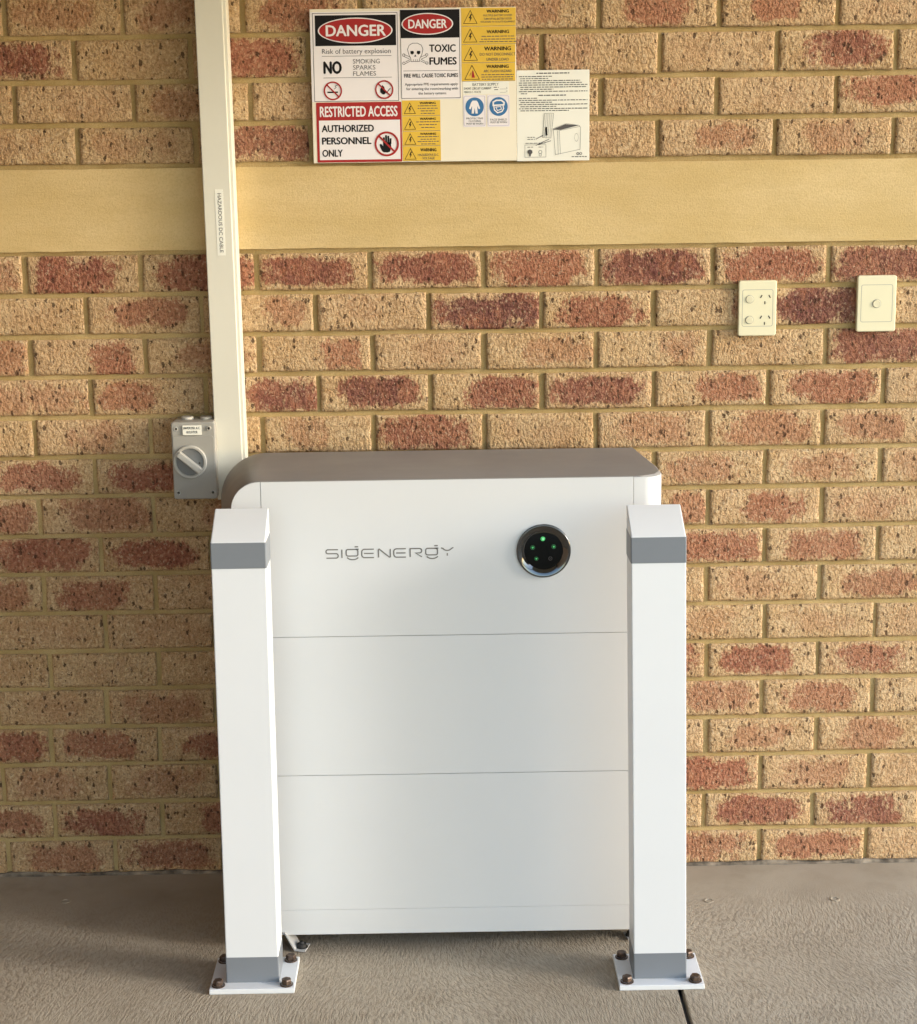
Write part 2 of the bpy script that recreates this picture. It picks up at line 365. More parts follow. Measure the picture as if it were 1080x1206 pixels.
# blotches: row -> {brick's left joint: (strength, dark, centre 0..1, half width 0..1, vertical centre -1..1)}
BL = {
 -4: {-5: (.45, .05, .4, .36, .1), -4: (.5, .05, .4, .3, 0), -3: (.75, .1, .5, .36, 0), -1: (.45, 0, .4, .3, .1), 0: (.75, .1, .5, .28, .1), 1: (.75, .05, .48, .2, .4), 2: (.15, 0, .5, .4, 0)},
 -3: {-5.5: (.95, .45, .58, .34, 0), -4.5: (.1, 0, .5, .3, 0), -3.5: (.9, .15, .6, .32, 0), -1.5: (.6, 0, .85, .16, .1), -.5: (.35, 0, .2, .25, 0), .5: (.1, 0, .5, .4, 0), 1.5: (.9, .4, .56, .33, .1), 2.5: (.1, 0, .5, .4, 0)},
 -2: {-6: (.2, 0, .5, .3, 0), -5: (.15, 0, .6, .3, 0), -4: (.45, .1, .4, .25, 0), -3: (.15, 0, .5, .3, 0), -1: (.12, 0, .5, .3, 0), 0: (.12, 0, .5, .4, 0), 1: (.1, 0, .5, .4, 0), 2: (.8, .05, .45, .35, .3)},
 -1: {-5.5: (.2, 0, .4, .4, 0), -4.5: (.25, 0, .5, .4, 0), -3.5: (.85, .5, .6, .42, 0), -.5: (.1, 0, .5, .3, 0), .5: (.5, .05, .6, .3, 0), 1.5: (.42, .05, .55, .32, 0), 2.5: (.1, 0, .5, .4, 0)},
 1: {-6: (.55, .1, .75, .25, 0), -5: (.95, .35, .42, .38, .05), -4: (.9, .3, .55, .42, 0), -3: (.95, .45, .45, .4, .05), -2: (.95, .42, .5, .42, .02), -1: (.85, .1, .5, .37, .1), 0: (.97, .65, .45, .46, 0), 1: (.88, .2, .5, .4, 0), 2: (.92, .55, .5, .46, 0)},
 2: {-5.5: (.12, 0, .5, .4, 0), -4.5: (.75, .2, .55, .33, .25), -3.5: (.55, .05, .75, .2, .1), -2.5: (.2, .1, .4, .2, .2), -1.5: (.98, .95, .56, .43, -.1), -.5: (.88, .2, .55, .36, -.15), .5: (.7, .05, .88, .2, .1), 1.5: (.98, .95, .5, .48, 0), 2.5: (.1, 0, .5, .4, 0)},
 3: {-6: (.55, .1, .8, .2, 0), -5: (.8, .15, .72, .2, 0), -4: (.5, .05, .6, .35, 0), -3: (.72, .05, .72, .2, 0), -2: (.2, 0, .6, .3, 0), -1: (.42, 0, .65, .33, -.1), 0: (.45, .05, .72, .22, .1), 1: (.14, 0, .5, .4, 0), 2: (.92, .55, .5, .44, 0)},
 4: {-5.5: (.45, .05, .5, .48, 0), -4.5: (.7, .15, .35, .26, 0), -3.5: (.95, .55, .7, .3, 0), -2.5: (.95, .62, .55, .34, .1), -1.5: (.92, .42, .65, .33, -.1), -.5: (.92, .5, .5, .42, 0), .5: (.75, .12, .65, .28, .1), 1.5: (.8, .15, .55, .36, 0), 2.5: (.12, 0, .5, .4, 0)},
 5: {-6: (.14, 0, .5, .3, 0), -5: (.42, .05, .5, .25, 0), -4: (.3, .1, .5, .3, 0), -3: (.45, .2, .4, .22, .1), -2: (.88, .35, .5, .4, 0), -1: (.18, 0, .5, .4, 0), 0: (.45, 0, .5, .36, 0), 1: (.6, .05, .5, .4, 0), 2: (.55, .1, .45, .32, 0)},
 6: {-5.5: (.85, .25, .5, .34, .05), -4.5: (.9, .22, .55, .42, 0), -3.5: (.5, 0, .5, .4, 0), .5: (.55, .08, .4, .36, 0), 1.5: (.5, .05, .5, .38, 0), 2.5: (.3, 0, .4, .4, 0)},
 7: {-6: (.75, .2, .75, .22, 0), -5: (.6, .15, .55, .38, 0), -4: (.5, .1, .7, .3, 0), 0: (.65, .1, .85, .2, 0), 1: (.75, .1, .6, .28, 0), 2: (.35, 0, .4, .4, 0)},
 8: {-5.5: (.88, .2, .5, .42, .1), -4.5: (.92, .25, .5, .36, 0), .5: (.78, .12, .55, .42, 0), 1.5: (.72, .15, .5, .4, 0), 2.5: (.1, 0, .5, .4, 0)},
 9: {-6: (.65, .05, .6, .3, 0), -5: (.78, .12, .42, .36, -.05), -4: (.6, .2, .75, .22, 0), 1: (.32, 0, .4, .3, .1), 2: (.65, .2, .55, .36, 0)},
 10: {-5.5: (.15, 0, .5, .4, 0), -4.5: (.15, .1, .6, .4, 0), .5: (.3, 0, .5, .4, 0), 1.5: (.25, .1, .5, .4, 0), 2.5: (.12, 0, .5, .4, 0)},
 11: {-6: (.1, 0, .5, .3, 0), -5: (.15, .1, .5, .3, 0), -4: (.1, 0, .5, .3, 0), 1: (.9, .25, .45, .3, .1), 2: (.8, .15, .47, .33, -.05)},
 12: {-5.5: (.2, .1, .5, .3, 0), -4.5: (.5, .2, .5, .42, 0), .5: (.6, .1, .6, .33, .2), 1.5: (.7, .1, .5, .34, 0), 2.5: (.1, 0, .5, .4, 0)},
 13: {-6: (.85, .2, .65, .3, 0), -5: (.75, .15, .45, .34, .1), -4: (.82, .25, .6, .35, 0), 0: (.2, 0, .5, .3, 0), 1: (.5, .1, .47, .3, 0), 2: (.55, .05, .5, .28, .05)},
 14: {-5.5: (.4, .1, .4, .35, 0), -4.5: (.42, .15, .5, .38, 0), .5: (.88, .1, .6, .36, 0), 1.5: (.5, .1, .5, .36, 0), 2.5: (.1, 0, .5, .4, 0)},
 15: {-6: (.75, .15, .6, .34, 0), -5: (.88, .25, .5, .36, -.15), -4: (.8, .3, .7, .32, 0), 1: (.92, .42, .5, .37, 0), 2: (.93, .5, .48, .36, 0)},
 16: {-6.5: (.2, 0, .5, .3, 0), -5.5: (.62, .12, .55, .36, -.1), -4.5: (.75, .3, .52, .4, 0), .5: (.7, .2, .5, .42, 0), 1.5: (.78, .18, .5, .4, 0), 2.5: (.12, 0, .5, .4, 0)}}

def brick_mesh(name, seed, nx=22, nz=8, joint=None):
    """worn brick: face with uneven arrises, sides running back 25 mm (local: x +-115, z +-38 mm, face at y=0)"""
    rs = random.Random(seed); o = Vector((rs.uniform(0, 90), rs.uniform(0, 90), rs.uniform(0, 90)))
    bm = bmesh.new(); g = {}
    for i in range(nx+1):
        for j in range(nz+1):
            # denser towards the rim
            u = -math.cos(math.pi*i/nx)*0.5+0.5; u = 0.6*u+0.4*i/nx
            v = -math.cos(math.pi*j/nz)*0.5+0.5; v = 0.6*v+0.4*j/nz
            x = -0.115+0.23*u; z = -0.038+0.076*v
            e = min(0.115-abs(x), 0.038-abs(z))
            a = noise.noise(o+Vector((x*38, z*38, 3)))+0.6*noise.noise(o+Vector((x*130, z*130, 9)))
            b = noise.noise(o+Vector((x*30, 7, z*30)))+0.7*noise.noise(o+Vector((x*120, 4, z*120)))
            k = max(0.0, 1-e/0.0055)
            x2 = x + (0.0016*a)*k*(1 if e < 0.004 else 0.3)
            z2 = z + (0.0016*b)*k*(1 if e < 0.004 else 0.3)
            y = 0.0011*noise.noise(o+Vector((x*22, 1, z*22))) + 0.0016*k*k + 0.0012*k*abs(b)
            g[i, j] = bm.verts.new((x2, y, z2))
    for i in range(nx):
        for j in range(nz): bm.faces.new((g[i, j], g[i+1, j], g[i+1, j+1], g[i, j+1]))
    rim = [g[i, 0] for i in range(nx+1)]+[g[nx, j] for j in range(1, nz+1)]+[g[i, nz] for i in range(nx-1, -1, -1)]+[g[0, j] for j in range(nz-1, 0, -1)]
    back = [bm.verts.new((v.co.x, 0.030, v.co.z)) for v in rim]
    n = len(rim)
    for i in range(n): bm.faces.new((rim[i], back[i], back[(i+1) % n], rim[(i+1) % n]))
    bmesh.ops.recalc_face_normals(bm, faces=bm.faces)
    if joint is not None: return bm
    me = bpy.data.meshes.new(name); bm.to_mesh(me); bm.free()
    for p in me.polygons: p.use_smooth = True
    me.materials.append(M_BRICK)
    return me
BM = [brick_mesh('brick', 100+i) for i in range(9)]
XL, XR = -1.80, 1.32
rows = [(-4+i, ZA[3-i], ZA[4-i]) for i in range(4)] + [(r, ZJ[r], ZJ[r-1]) for r in range(1, 17)]
rs = random.Random(11)
for r, z0, z1 in rows:
    half = 0.5 if (r % 2 == 0 if r > 0 else r % 2 == 1) else 0.0
    ks = [k+half for k in range(-11, 7)]
    edges = []
    for k in ks:
        dv = DEV.get(r, {}).get(k)
        if dv is None:
            near = sorted(DEV[r], key=lambda q: abs(q-k))[:2]
            dv = sum(DEV[r][q] for q in near)/len(near)*0.8 + rs.uniform(-1.5, 1.5)
        edges.append(k*0.24+dv/1000)
    for k, a, b in zip(ks, edges, edges[1:]):
        if b < XL+0.05 or a > XR-0.05: continue
        a = max(a, XL-0.005); b = min(b, XR+0.005)
        bw = (b-a)-0.0105-rs.uniform(-0.0012, 0.0012); bh = (z1-z0)-0.0105-rs.uniform(-0.001, 0.001)
        o = bpy.data.objects.new('brick', BM[rs.randrange(len(BM))]); link(o, wall)
        o.location = ((a+b)/2+rs.uniform(-.0008, .0008), rs.uniform(-0.0012, 0.0012), (z0+z1)/2+rs.uniform(-.0008, .0008))
        flip = rs.random() < 0.5
        o.scale = (bw/0.23, 1, bh/0.076)
        o.rotation_euler = (0, math.pi*0 + rs.uniform(-0.004, 0.004), 0)
        d = BL.get(r, {}).get(k)
        if d is None:
            s = rs.random(); d = (rs.uniform(.5, .9) if s > .45 else rs.uniform(.1, .35), rs.uniform(0, .5) if s > .7 else .05, rs.uniform(.4, .6), rs.uniform(.25, .42), rs.uniform(-.1, .1))
        s, dk, c, hw, vc = d
        o['blotch_shape'] = ((c-0.5)*0.23, vc*0.030, hw*0.23*1.12)
        o['blotch_tone'] = (s, dk, 0.034+rs.uniform(-0.004, 0.006))
# courses above the picture, joined
bm = bmesh.new()
proto = brick_mesh('brick', 500, 8, 3, joint=True)
pm = bpy.data.meshes.new('brick'); proto.to_mesh(pm); proto.free()
for i in range(4, 10):
    for k in range(-10, 7):
        a = (k+(0.5 if i % 2 == 0 else 0))*0.24; b = a+0.24
        a = max(a, XL-0.005); b = min(b, XR+0.005)
        if b-a < 0.06: continue
        n0 = len(bm.verts); bm.from_mesh(pm); bm.verts.ensure_lookup_table()
        for v in bm.verts[n0:]: v.co = Vector(((a+b)/2+v.co.x*(b-a-0.0105)/0.23, v.co.y, (ZA[i]+ZA[i+1])/2+v.co.z))
tag(finish(bm, 'upper_brickwork', M_BRICKF, wall, smooth=True), kind='stuff')
# mortar bed: one uneven sheet a few mm behind the brick faces
bm = bmesh.new()
nxm, nzm = 300, 200
zt, zb = 2.4135, -0.10
gv = []
for j in range(nzm+1):
    z = zb+(zt-zb)*j/nzm
    row = []
    for i in range(nxm+1):
        x = XL+(XR-XL)*i/nxm
        y = 0.0070+0.0014*noise.noise(Vector((x*14, z*14, 0)))+0.0010*noise.noise(Vector((x*45, z*45, 5)))
        row.append(bm.verts.new((x, y, z)))
    gv.append(row)
for j in range(nzm):
    for i in range(nxm): bm.faces.new((gv[j][i], gv[j][i+1], gv[j+1][i+1], gv[j+1][i]))
finish(bm, 'mortar', M_MORTAR, wall, smooth=True)
box('wall_core', XL+0.004, XR-0.004, 0.032, 0.22, -0.10, 2.41, M_MORTAR, wall)
# rendered band: gently uneven face
bm = bmesh.new()
z0, z1 = 1.3768+0.0045, 1.5543-0.0055
nx, nz = 180, 10
f = [[bm.verts.new((XL+(XR-XL)*i/nx, -0.001+0.0012*noise.noise(Vector((i*0.12, j*0.35, 2))), z0+(z1-z0)*j/nz+(0.0012*noise.noise(Vector((i*0.35, j, 8))) if j in (0, nz) else 0))) for i in range(nx+1)] for j in range(nz+1)]
for j in range(nz):
    for i in range(nx): bm.faces.new((f[j][i], f[j][i+1], f[j+1][i+1], f[j+1][i]))
for j, s in ((0, 1), (nz, -1)):
    b = [bm.verts.new((v.co.x, 0.03, v.co.z)) for v in f[j]]
    for i in range(nx): bm.faces.new((f[j][i], b[i], b[i+1], f[j][i+1])[::s])
finish(bm, 'rendered_band', M_RENDER, wall, smooth=True, auto=50)
# ragged damp course at the foot of the wall
bm = bmesh.new(); nx = 420
top = []; bot = []
for i in range(nx+1):
    x = XL+(XR-XL)*i/nx
    h = 0.0060+0.0065*noise.noise(Vector((x*9, 0, 0)))+0.0035*noise.noise(Vector((x*40, 3, 0)))
    top.append(bm.verts.new((x, -0.0035+0.003*noise.noise(Vector((x*25, 8, 0))), max(0.0012, h)))); bot.append(bm.verts.new((x, -0.0080+0.004*noise.noise(Vector((x*30, 5, 0))), 0.0004)))
bk = [bm.verts.new((v.co.x, 0.006, v.co.z)) for v in top]
for i in range(nx):
    bm.faces.new((bot[i], bot[i+1], top[i+1], top[i])); bm.faces.new((top[i], top[i+1], bk[i+1], bk[i]))
finish(bm, 'damp_course', M_STAIN, wall)

# ------------------------------------------------------------------ carport roof over the place
roof = empty('carport_roof', (-1.7, -2.3, 2.42)); tag(roof, 'flat carport roof with cream lining above the brick wall', 'roof')
def rbox(name, x0, x1, y0, y1, z0, z1, mat): 
    o = box(name, x0+1.7, x1+1.7, y0+2.3, y1+2.3, z0-2.42, z1-2.42, mat, roof); return o
RX = 1.45
rbox('lining', -1.97, RX, -3.2, 0.24, 2.4145, 2.44, M_ROOF)
rbox('fascia', -2.01, RX+0.03, -3.24, -3.2, 2.35, 2.60, M_FASC)
rbox('fascia', RX+0.0, RX+0.03, -3.2, 0.24, 2.40, 2.60, M_FASC)
rbox('fascia', -2.01, -1.97, -3.2, 0.24, 2.35, 2.60, M_FASC)
rbox('roof_sheet', -1.96, RX-0.01, -3.19, 0.23, 2.50, 2.54, M_FASC)
rbox('column', RX-0.2, RX-0.1, -3.1, -3.0, 0.0, 2.4145, M_WHITE)

sw = tag(box('added_shade_wall', -1.94, -1.805, -4.4, 0.22, -0.10, 2.412, M_FASC), 'plain dark brown wall added square to the brick wall to shade its left side', 'wall')  # unseen wall, added to block sky light and darken the left side

# ------------------------------------------------------------------ battery unit
YF = -0.402
unit = empty('battery_unit', (-0.33, -0.25, 0.0))
tag(unit, 'white stacked home battery unit with grey lid standing between two posts', 'battery')
UO = Vector((0.33, 0.25, 0.0))
def U(o):           # parts are drawn in world coordinates, moved into the unit's frame
    o.data.transform(Matrix.Translation(UO)) if o.parent == unit else None
    return o
# grey shell: lofted profile, rounded upper left shoulder, slightly wider towards the wall
stations = [(-0.4005, -0.7415, 0.055, 0.9632, 0.046), (-0.389, -0.745, 0.057, 0.9645, 0.075), (-0.366, -0.752, 0.060, 0.9664, 0.0875), (-0.322, -0.763, 0.068, 0.9682, 0.0850), (-0.318, -0.764, 0.068, 0.9684, 0.0847), (-0.105, -0.797, 0.098, 0.9684, 0.0635), (-0.090, -0.796, 0.098, 0.9640, 0.0580)]
bm = bmesh.new(); rings = []
for y, xl, r, zt, xr in stations:
    pts = [(xl, 0.034), (xl, 0.3), (xl, 0.6)]
    for i in range(13):
        a = R(180-90*i/12); pts.append((xl+r+r*math.cos(a), zt-r+r*math.sin(a)))
    pts += [(-0.4, zt), (-0.1, zt), (xr-0.004, zt), (xr, zt-0.003), (xr, 0.5), (xr, 0.034)]
    rings.append([bm.verts.new((x, y, z)) for x, z in pts])
for A, B in zip(rings, rings[1:]):
    for i in range(len(A)-1): bm.faces.new((A[i], A[i+1], B[i+1], B[i]))
bm.faces.new(rings[0]); bm.faces.new(rings[-1][::-1])
for A, B in zip(rings, rings[1:]): bm.faces.new((A[0], B[0], B[-1], A[-1]))
bmesh.ops.recalc_face_normals(bm, faces=bm.faces)
U(finish(bm, 'lid_shell', M_LID, unit, smooth=True, auto=25))
def panel(name, x0, x1, z0, z1):
    return U(box(name, x0, x1, YF-0.002, YF+0.001, z0, z1, M_PANEL, unit, bev=0.0007, seg=2))
SX0, SX1 = -0.6835, 0.0308
front = panel('inverter_panel', SX0+0.0004, SX1-0.0004, 0.65505, 0.9622)
panel('battery_panel', SX0+0.0004, SX1-0.0004, 0.37125, 0.6541)
panel('battery_panel', SX0+0.0004, SX1-0.0004, 0.0868, 0.3703)
panel('base_panel', SX0+0.0004, SX1-0.0004, 0.0336, 0.0865)
# left end cover with rounded shoulder
pts = [(SX0-0.0004, 0.0336), (SX0-0.0004, 0.9622)]
r = 0.054
for i in range(13):
    a = R(90+90*i/12); pts.append((-0.7405+r+r*math.cos(a), 0.9622-r+r*math.sin(a)))
pts.append((-0.7405, 0.0336))
U(prism('end_cover', pts, YF-0.002, YF+0.001, M_PANEL, unit))
# right end cover, rounded in plan
bm = bmesh.new(); pl = [(SX1+0.0004, YF-0.002)]
for i in range(11):
    a = R(-90+90*i/10); pl.append((0.0505+0.038*math.cos(a), YF-0.002+0.040+0.040*math.sin(a)))
pl += [(0.0885, -0.345), (0.0882, -0.338), (SX1+0.0004, -0.338)]
lo = [bm.verts.new((x, y, 0.0336)) for x, y in pl]; hi = [bm.verts.new((x, y, 0.9615)) for x, y in pl]
n = len(pl)
for i in range(n): bm.faces.new((lo[i], lo[(i+1) % n], hi[(i+1) % n], hi[i]))
bm.faces.new(lo[::-1]); bm.faces.new(hi)
bmesh.ops.recalc_face_normals(bm, faces=bm.faces)
U(finish(bm, 'end_cover', M_PANEL, unit, smooth=True, auto=35))
# indicator: chrome ring, black disc, five lights
RC = (-0.1420, 0.8203); YP = YF-0.002
bm = bmesh.new()
lathe(bm, [(0.0525, 0.001), (0.0525, -0.0035), (0.0520, -0.0050), (0.0508, -0.0058), (0.0490, -0.0056), (0.0440, -0.0040), (0.0395, -0.0018), (0.0372, -0.0002), (0.0362, 0.0004)], 64, 'y', (RC[0], YP, RC[1]))
ring = U(finish(bm, 'indicator_ring', M_CHROME, unit, smooth=True, auto=50))
bm = bmesh.new(); lathe(bm, [(0.0376, -0.0004), (0.034, -0.0009), (0.015, -0.0011), (0, -0.0012)], 48, 'y', (RC[0], YP, RC[1]))
disc = finish(bm, 'indicator_disc', M_GLASSB, ring, smooth=True); disc.data.transform(Matrix.Translation(UO))
k = 1/13.5/603
for dx, dz, rr, m in ((-12, 190, 36, M_LED), (-173, 55, 40, M_LED2), (158, 65, 40, M_LED2), (-115, -125, 36, M_LED2), (105, -125, 34, M_GRYP)):
    cx, cz = RC[0]+dx*k, RC[1]+dz*k; rad = rr*k
    bm = bmesh.new()
    if m is M_LED: lathe(bm, [(rad, 0), (rad*0.7, -0.0006), (0, -0.0009)], 20, 'y', (cx, YP-0.0010, cz))
    else:
        bm_ring(bm, cx, cz, rad*0.70, rad*0.88, YP-0.0019, 20)
        if m is M_LED2: bm_stroke(bm, [(cx-rad*.35, cz+rad*.1), (cx, cz-rad*.3), (cx+rad*.4, cz+rad*.35)], rad*.3, YP-0.0019)
        else: bm_stroke(bm, [(cx-rad*.3, cz), (cx+rad*.3, cz)], rad*.16, YP-0.0019)
        face_front(bm)
    o = finish(bm, 'indicator_light', m, ring); o.data.transform(Matrix.Translation(UO))
    if m in (M_LED, M_LED2):
        bm = bmesh.new(); lathe(bm, [(rad*.38, 0), (rad*.2, -0.0004), (0, -0.0005)], 14, 'y', (cx, YP-0.0021 if m is M_LED else YP-0.0022, cz))
        o = finish(bm, 'light_core', M_LEDW if m is M_LED else M_LED, ring); o.data.transform(Matrix.Translation(UO))
# wordmark on the inverter panel: drawn strokes
LX0, LX1 = -0.5614, -0.3158; LZ = 0.8205
ks = (LX1-LX0)/(1010-62)
def L(x, z): return (LX0+(x-62)*ks, LZ-(z-138-(62-x)*0.0)*ks)
def arc(cx, cz, rx, rz, a0, a1, n=8): return [(cx+rx*math.cos(R(a0+(a1-a0)*i/n)), cz-rz*math.sin(R(a0+(a1-a0)*i/n))) for i in range(n+1)]
def dz(x): return 0
strokes = []
def S(pts, closed=False): strokes.append(([L(x, z) for x, z in pts], closed))
T, B, MID = 108, 172, 140        # cap top, base, middle (photo's slant removed)
S([(152, T)]+arc(76, T+15, 14, 15, 90, 270)+arc(138, B-17, 14, 17, 90, -90)+[(64, B)])                        # s
S([(180, T), (180, B)])                                                                                      # i
for gx in (0, 592):                                                                                          # g (twice)
    S(arc(291+gx-18+12, T+14-0, 14, 14, 0, 90)+arc(226+gx, T+14, 14, 14, 90, 180)+arc(226+gx, T+36, 14, 14, 180, 270)+arc(285+gx, T+36, 14, 14, 270, 360), True)
    S([(306+gx, T-2), (282+gx, T+1)]); S([(276+gx, T-20), (302+gx, T-20)])
    S(arc(260+gx, T+52, 44, 26, 200, 340))
for ex in (0, 238):                                                                                          # e (twice)
    S([(418+ex, T)]+arc(350+ex, T+20, 22, 20, 90, 180)+arc(350+ex, B-20, 22, 20, 180, 270)+[(418+ex, B)]); S([(344+ex, MID), (416+ex, MID)])
S([(452, B), (452, T+4), (458, T), (532, B-2), (540, B-4), (540, T)])                                          # n
S([(688, B), (688, T)] + [(756, T)]+arc(758, T+17, 16, 17, 90, -90)+[(728, T+34), (774, B)])                  # r
S([(918, T-2)]+arc(964, T-8, 34, 26, 205, 335)+[(1010, T-4)]); S([(964, T+38), (964, B-6)])                     # y
bm = bmesh.new()
for p, c in strokes: bm_stroke(bm, p, 0.0024, YP-0.0004, c)
face_front(bm)
wm = finish(bm, 'wordmark', M_LOGO, front); wm.data.transform(Matrix.Translation(UO))
# floor brackets: Z-shaped steel strip with bolt
def bracket(x, y, rz, vis=True):
    b = bmesh.new(); prof = [(-0.028, 0.040), (-0.008, 0.0395), (0.012, 0.0035), (0.034, 0.003)]
    t = 0.0028; w2 = 0.018
    up_ = []; dn = []
    for i, (px, pz) in enumerate(prof):
        a = prof[max(i-1, 0)]; c = prof[min(i+1, 3)]; d = Vector((c[0]-a[0], c[1]-a[1])).normalized(); nrm = Vector((-d.y, d.x))*t/2
        up_.append((px+nrm.x, pz+nrm.y)); dn.append((px-nrm.x, pz-nrm.y))
    poly = up_+dn[::-1]
    A = [b.verts.new((px, -w2, pz)) for px, pz in poly]; C = [b.verts.new((px, w2, pz)) for px, pz in poly]
    b.faces.new(A); b.faces.new(C[::-1]); m = len(poly)
    for i in range(m): b.faces.new((A[i], A[(i+1) % m], C[(i+1) % m], C[i]))
    bmesh.ops.recalc_face_normals(b, faces=b.faces)
    o = finish(b, 'floor_bracket', M_STEEL, unit); o.location = Vector((x, y, 0))+UO; o.rotation_euler.z = rz
    b = bmesh.new(); lathe(b, [(0.0, 0.0170), (0.0035, 0.0165), (0.0055, 0.0125), (0.0088, 0.0120), (0.0092, 0.0048), (0.0125, 0.0046), (0.0125, 0.0042)], 18, 'z', (0.022, 0, 0))
    finish(b, 'bolt', M_RUB, o, smooth=True, auto=35)
bracket(-0.655, -0.392, R(-12)); bracket(0.058, -0.362, R(192))

# ------------------------------------------------------------------ guard posts
def guard_post(bx, cy, lean, label, z_top, z_back):
    """bx = left x of the plate; plate 163 mm square, post 101 mm square with a slanted top"""
    cx = bx+0.0815
    g = empty('guard_post', (cx, cy, 0)); tag(g, label, 'post', 'white guard posts in front of the battery')
    box('base_plate', -0.0815, 0.0815, -0.0690, 0.0690, 0.0003, 0.0105, M_WHITE, g, bev=0.0012, seg=2)
    def seg(name, z0, z1f, z1b, mat, grow, cap=False):
        h = 0.0505+grow; y0, y1 = -0.0410-grow, 0.0410+grow
        bm = bmesh.new()
        def sh(z): return math.tan(lean)*z
        x0, x1 = -h-0.0005, h-0.0005
        lo = [bm.verts.new((x+sh(z0), y, z0)) for x, y in ((x0, y0), (x1, y0), (x1, y1), (x0, y1))]
        hi = [bm.verts.new((x+sh(z), y, z)) for x, y, z in ((x0, y0, z1f), (x1, y0, z1f), (x1, y1, z1b), (x0, y1, z1b))]
        for i in range(4): bm.faces.new((lo[i], lo[(i+1) % 4], hi[(i+1) % 4], hi[i]))
        bm.faces.new(lo[::-1]); bm.faces.new(hi)
        bmesh.ops.recalc_face_normals(bm, faces=bm.faces)
        vert = [e for e in bm.edges if abs(e.verts[0].co.z-e.verts[1].co.z) > 0.02 and abs(e.verts[0].co.y-e.verts[1].co.y) < 0.001]
        geom = vert+([e for e in bm.edges if e.verts[0] in hi and e.verts[1] in hi] if cap else [])
        bmesh.ops.bevel(bm, geom=list(set(geom)), offset=0.0022+grow*0.3, segments=3, affect='EDGES', profile=0.5)
        return finish(bm, name, mat, g, smooth=True, auto=35)
    seg('post', 0.0106, z_top, z_back, M_WHITE, 0.0, True)
    seg('grey_band', 0.0112, 0.0630, 0.0630, M_TAPE, 0.0007)
    seg('grey_band', z_top-0.0495, z_top-0.0010, z_top-0.0010, M_TAPE, 0.0007)
    for sx in (-1, 1):
        for sy in (-1, 1):
            b = bmesh.new(); px, py = sx*0.0655, sy*0.0525
            lathe(b, [(0.0128, 0.0107), (0.0128, 0.0125), (0.0110, 0.0130)], 20, 'z', (px, py, 0))
            a0 = random.uniform(0, 1)
            lo = [b.verts.new((px+0.0102*math.cos(a0+i*math.pi/3), py+0.0102*math.sin(a0+i*math.pi/3), 0.0130)) for i in range(6)]
            mi = [b.verts.new((px+0.0102*math.cos(a0+i*math.pi/3), py+0.0102*math.sin(a0+i*math.pi/3), 0.0205)) for i in range(6)]
            hi = [b.verts.new((px+0.0086*math.cos(a0+i*math.pi/3), py+0.0086*math.sin(a0+i*math.pi/3), 0.0230)) for i in range(6)]
            for i in range(6):
                j = (i+1) % 6; b.faces.new((lo[i], lo[j], mi[j], mi[i])); b.faces.new((mi[i], mi[j], hi[j], hi[i]))
            b.faces.new(hi)
            bmesh.ops.recalc_face_normals(b, faces=b.faces)
            finish(b, 'bolt', M_BOLT, g)
    return g
guard_post(-0.7963, -0.5225, 0.0045, 'white square guard post beside the wall duct and grey isolator', 0.881, 0.9285)
guard_post(-0.0108, -0.5345, -0.0128, 'white square guard post standing over the floor joint', 0.8825, 0.9268)

# ------------------------------------------------------------------ text
def text_mesh(s, bold=0.0):
    cu = bpy.data.curves.new('t', 'FONT'); cu.body = s; cu.size = 1.0; cu.resolution_u = 3; cu.fill_mode = 'FRONT'
    ob = bpy.data.objects.new('t', cu); col.objects.link(ob)
    dg = bpy.context.evaluated_depsgraph_get(); me = bpy.data.meshes.new_from_object(ob.evaluated_get(dg))
    bpy.data.objects.remove(ob); bpy.data.curves.remove(cu)
    if bold:                       # heavier weight: shifted copies, each a hair behind the last
        b = bmesh.new()
        for n, (dx, dy) in enumerate(((0, 0), (-bold*1.6, 0), (bold*1.6, 0), (0, bold), (0, -bold))):
            n0 = len(b.verts); b.from_mesh(me); b.verts.ensure_lookup_table()
            for v in b.verts[n0:]: v.co.x += dx; v.co.y += dy; v.co.z = -n
        b.to_mesh(me); b.free()
    return me
def text(name, s, x0, x1, z0, z1, y, mat, parent, bold=0.0, org=Vector((0, 0, 0)), rot=False):
    """s fitted into the box x0..x1, z0..z1 on the plane y (world), facing -y"""
    me = text_mesh(s, bold); me.name = name
    xs = [v.co.x for v in me.vertices]; ys = [v.co.y for v in me.vertices]
    ax, bx_, ay, by = min(xs), max(xs), min(ys), max(ys)
    for v in me.vertices:
        u, t = (v.co.x-ax)/(bx_-ax), (v.co.y-ay)/(by-ay)
        yy = y-v.co.z*0.00002
        if rot: v.co = Vector((x0+(x1-x0)*t, yy, z1-(z1-z0)*u))
        else: v.co = Vector((x0+(x1-x0)*u, yy, z0+(z1-z0)*t))
        v.co -= org
    me.materials.clear(); me.materials.append(mat)
    o = bpy.data.objects.new(name, me); link(o, parent); return o

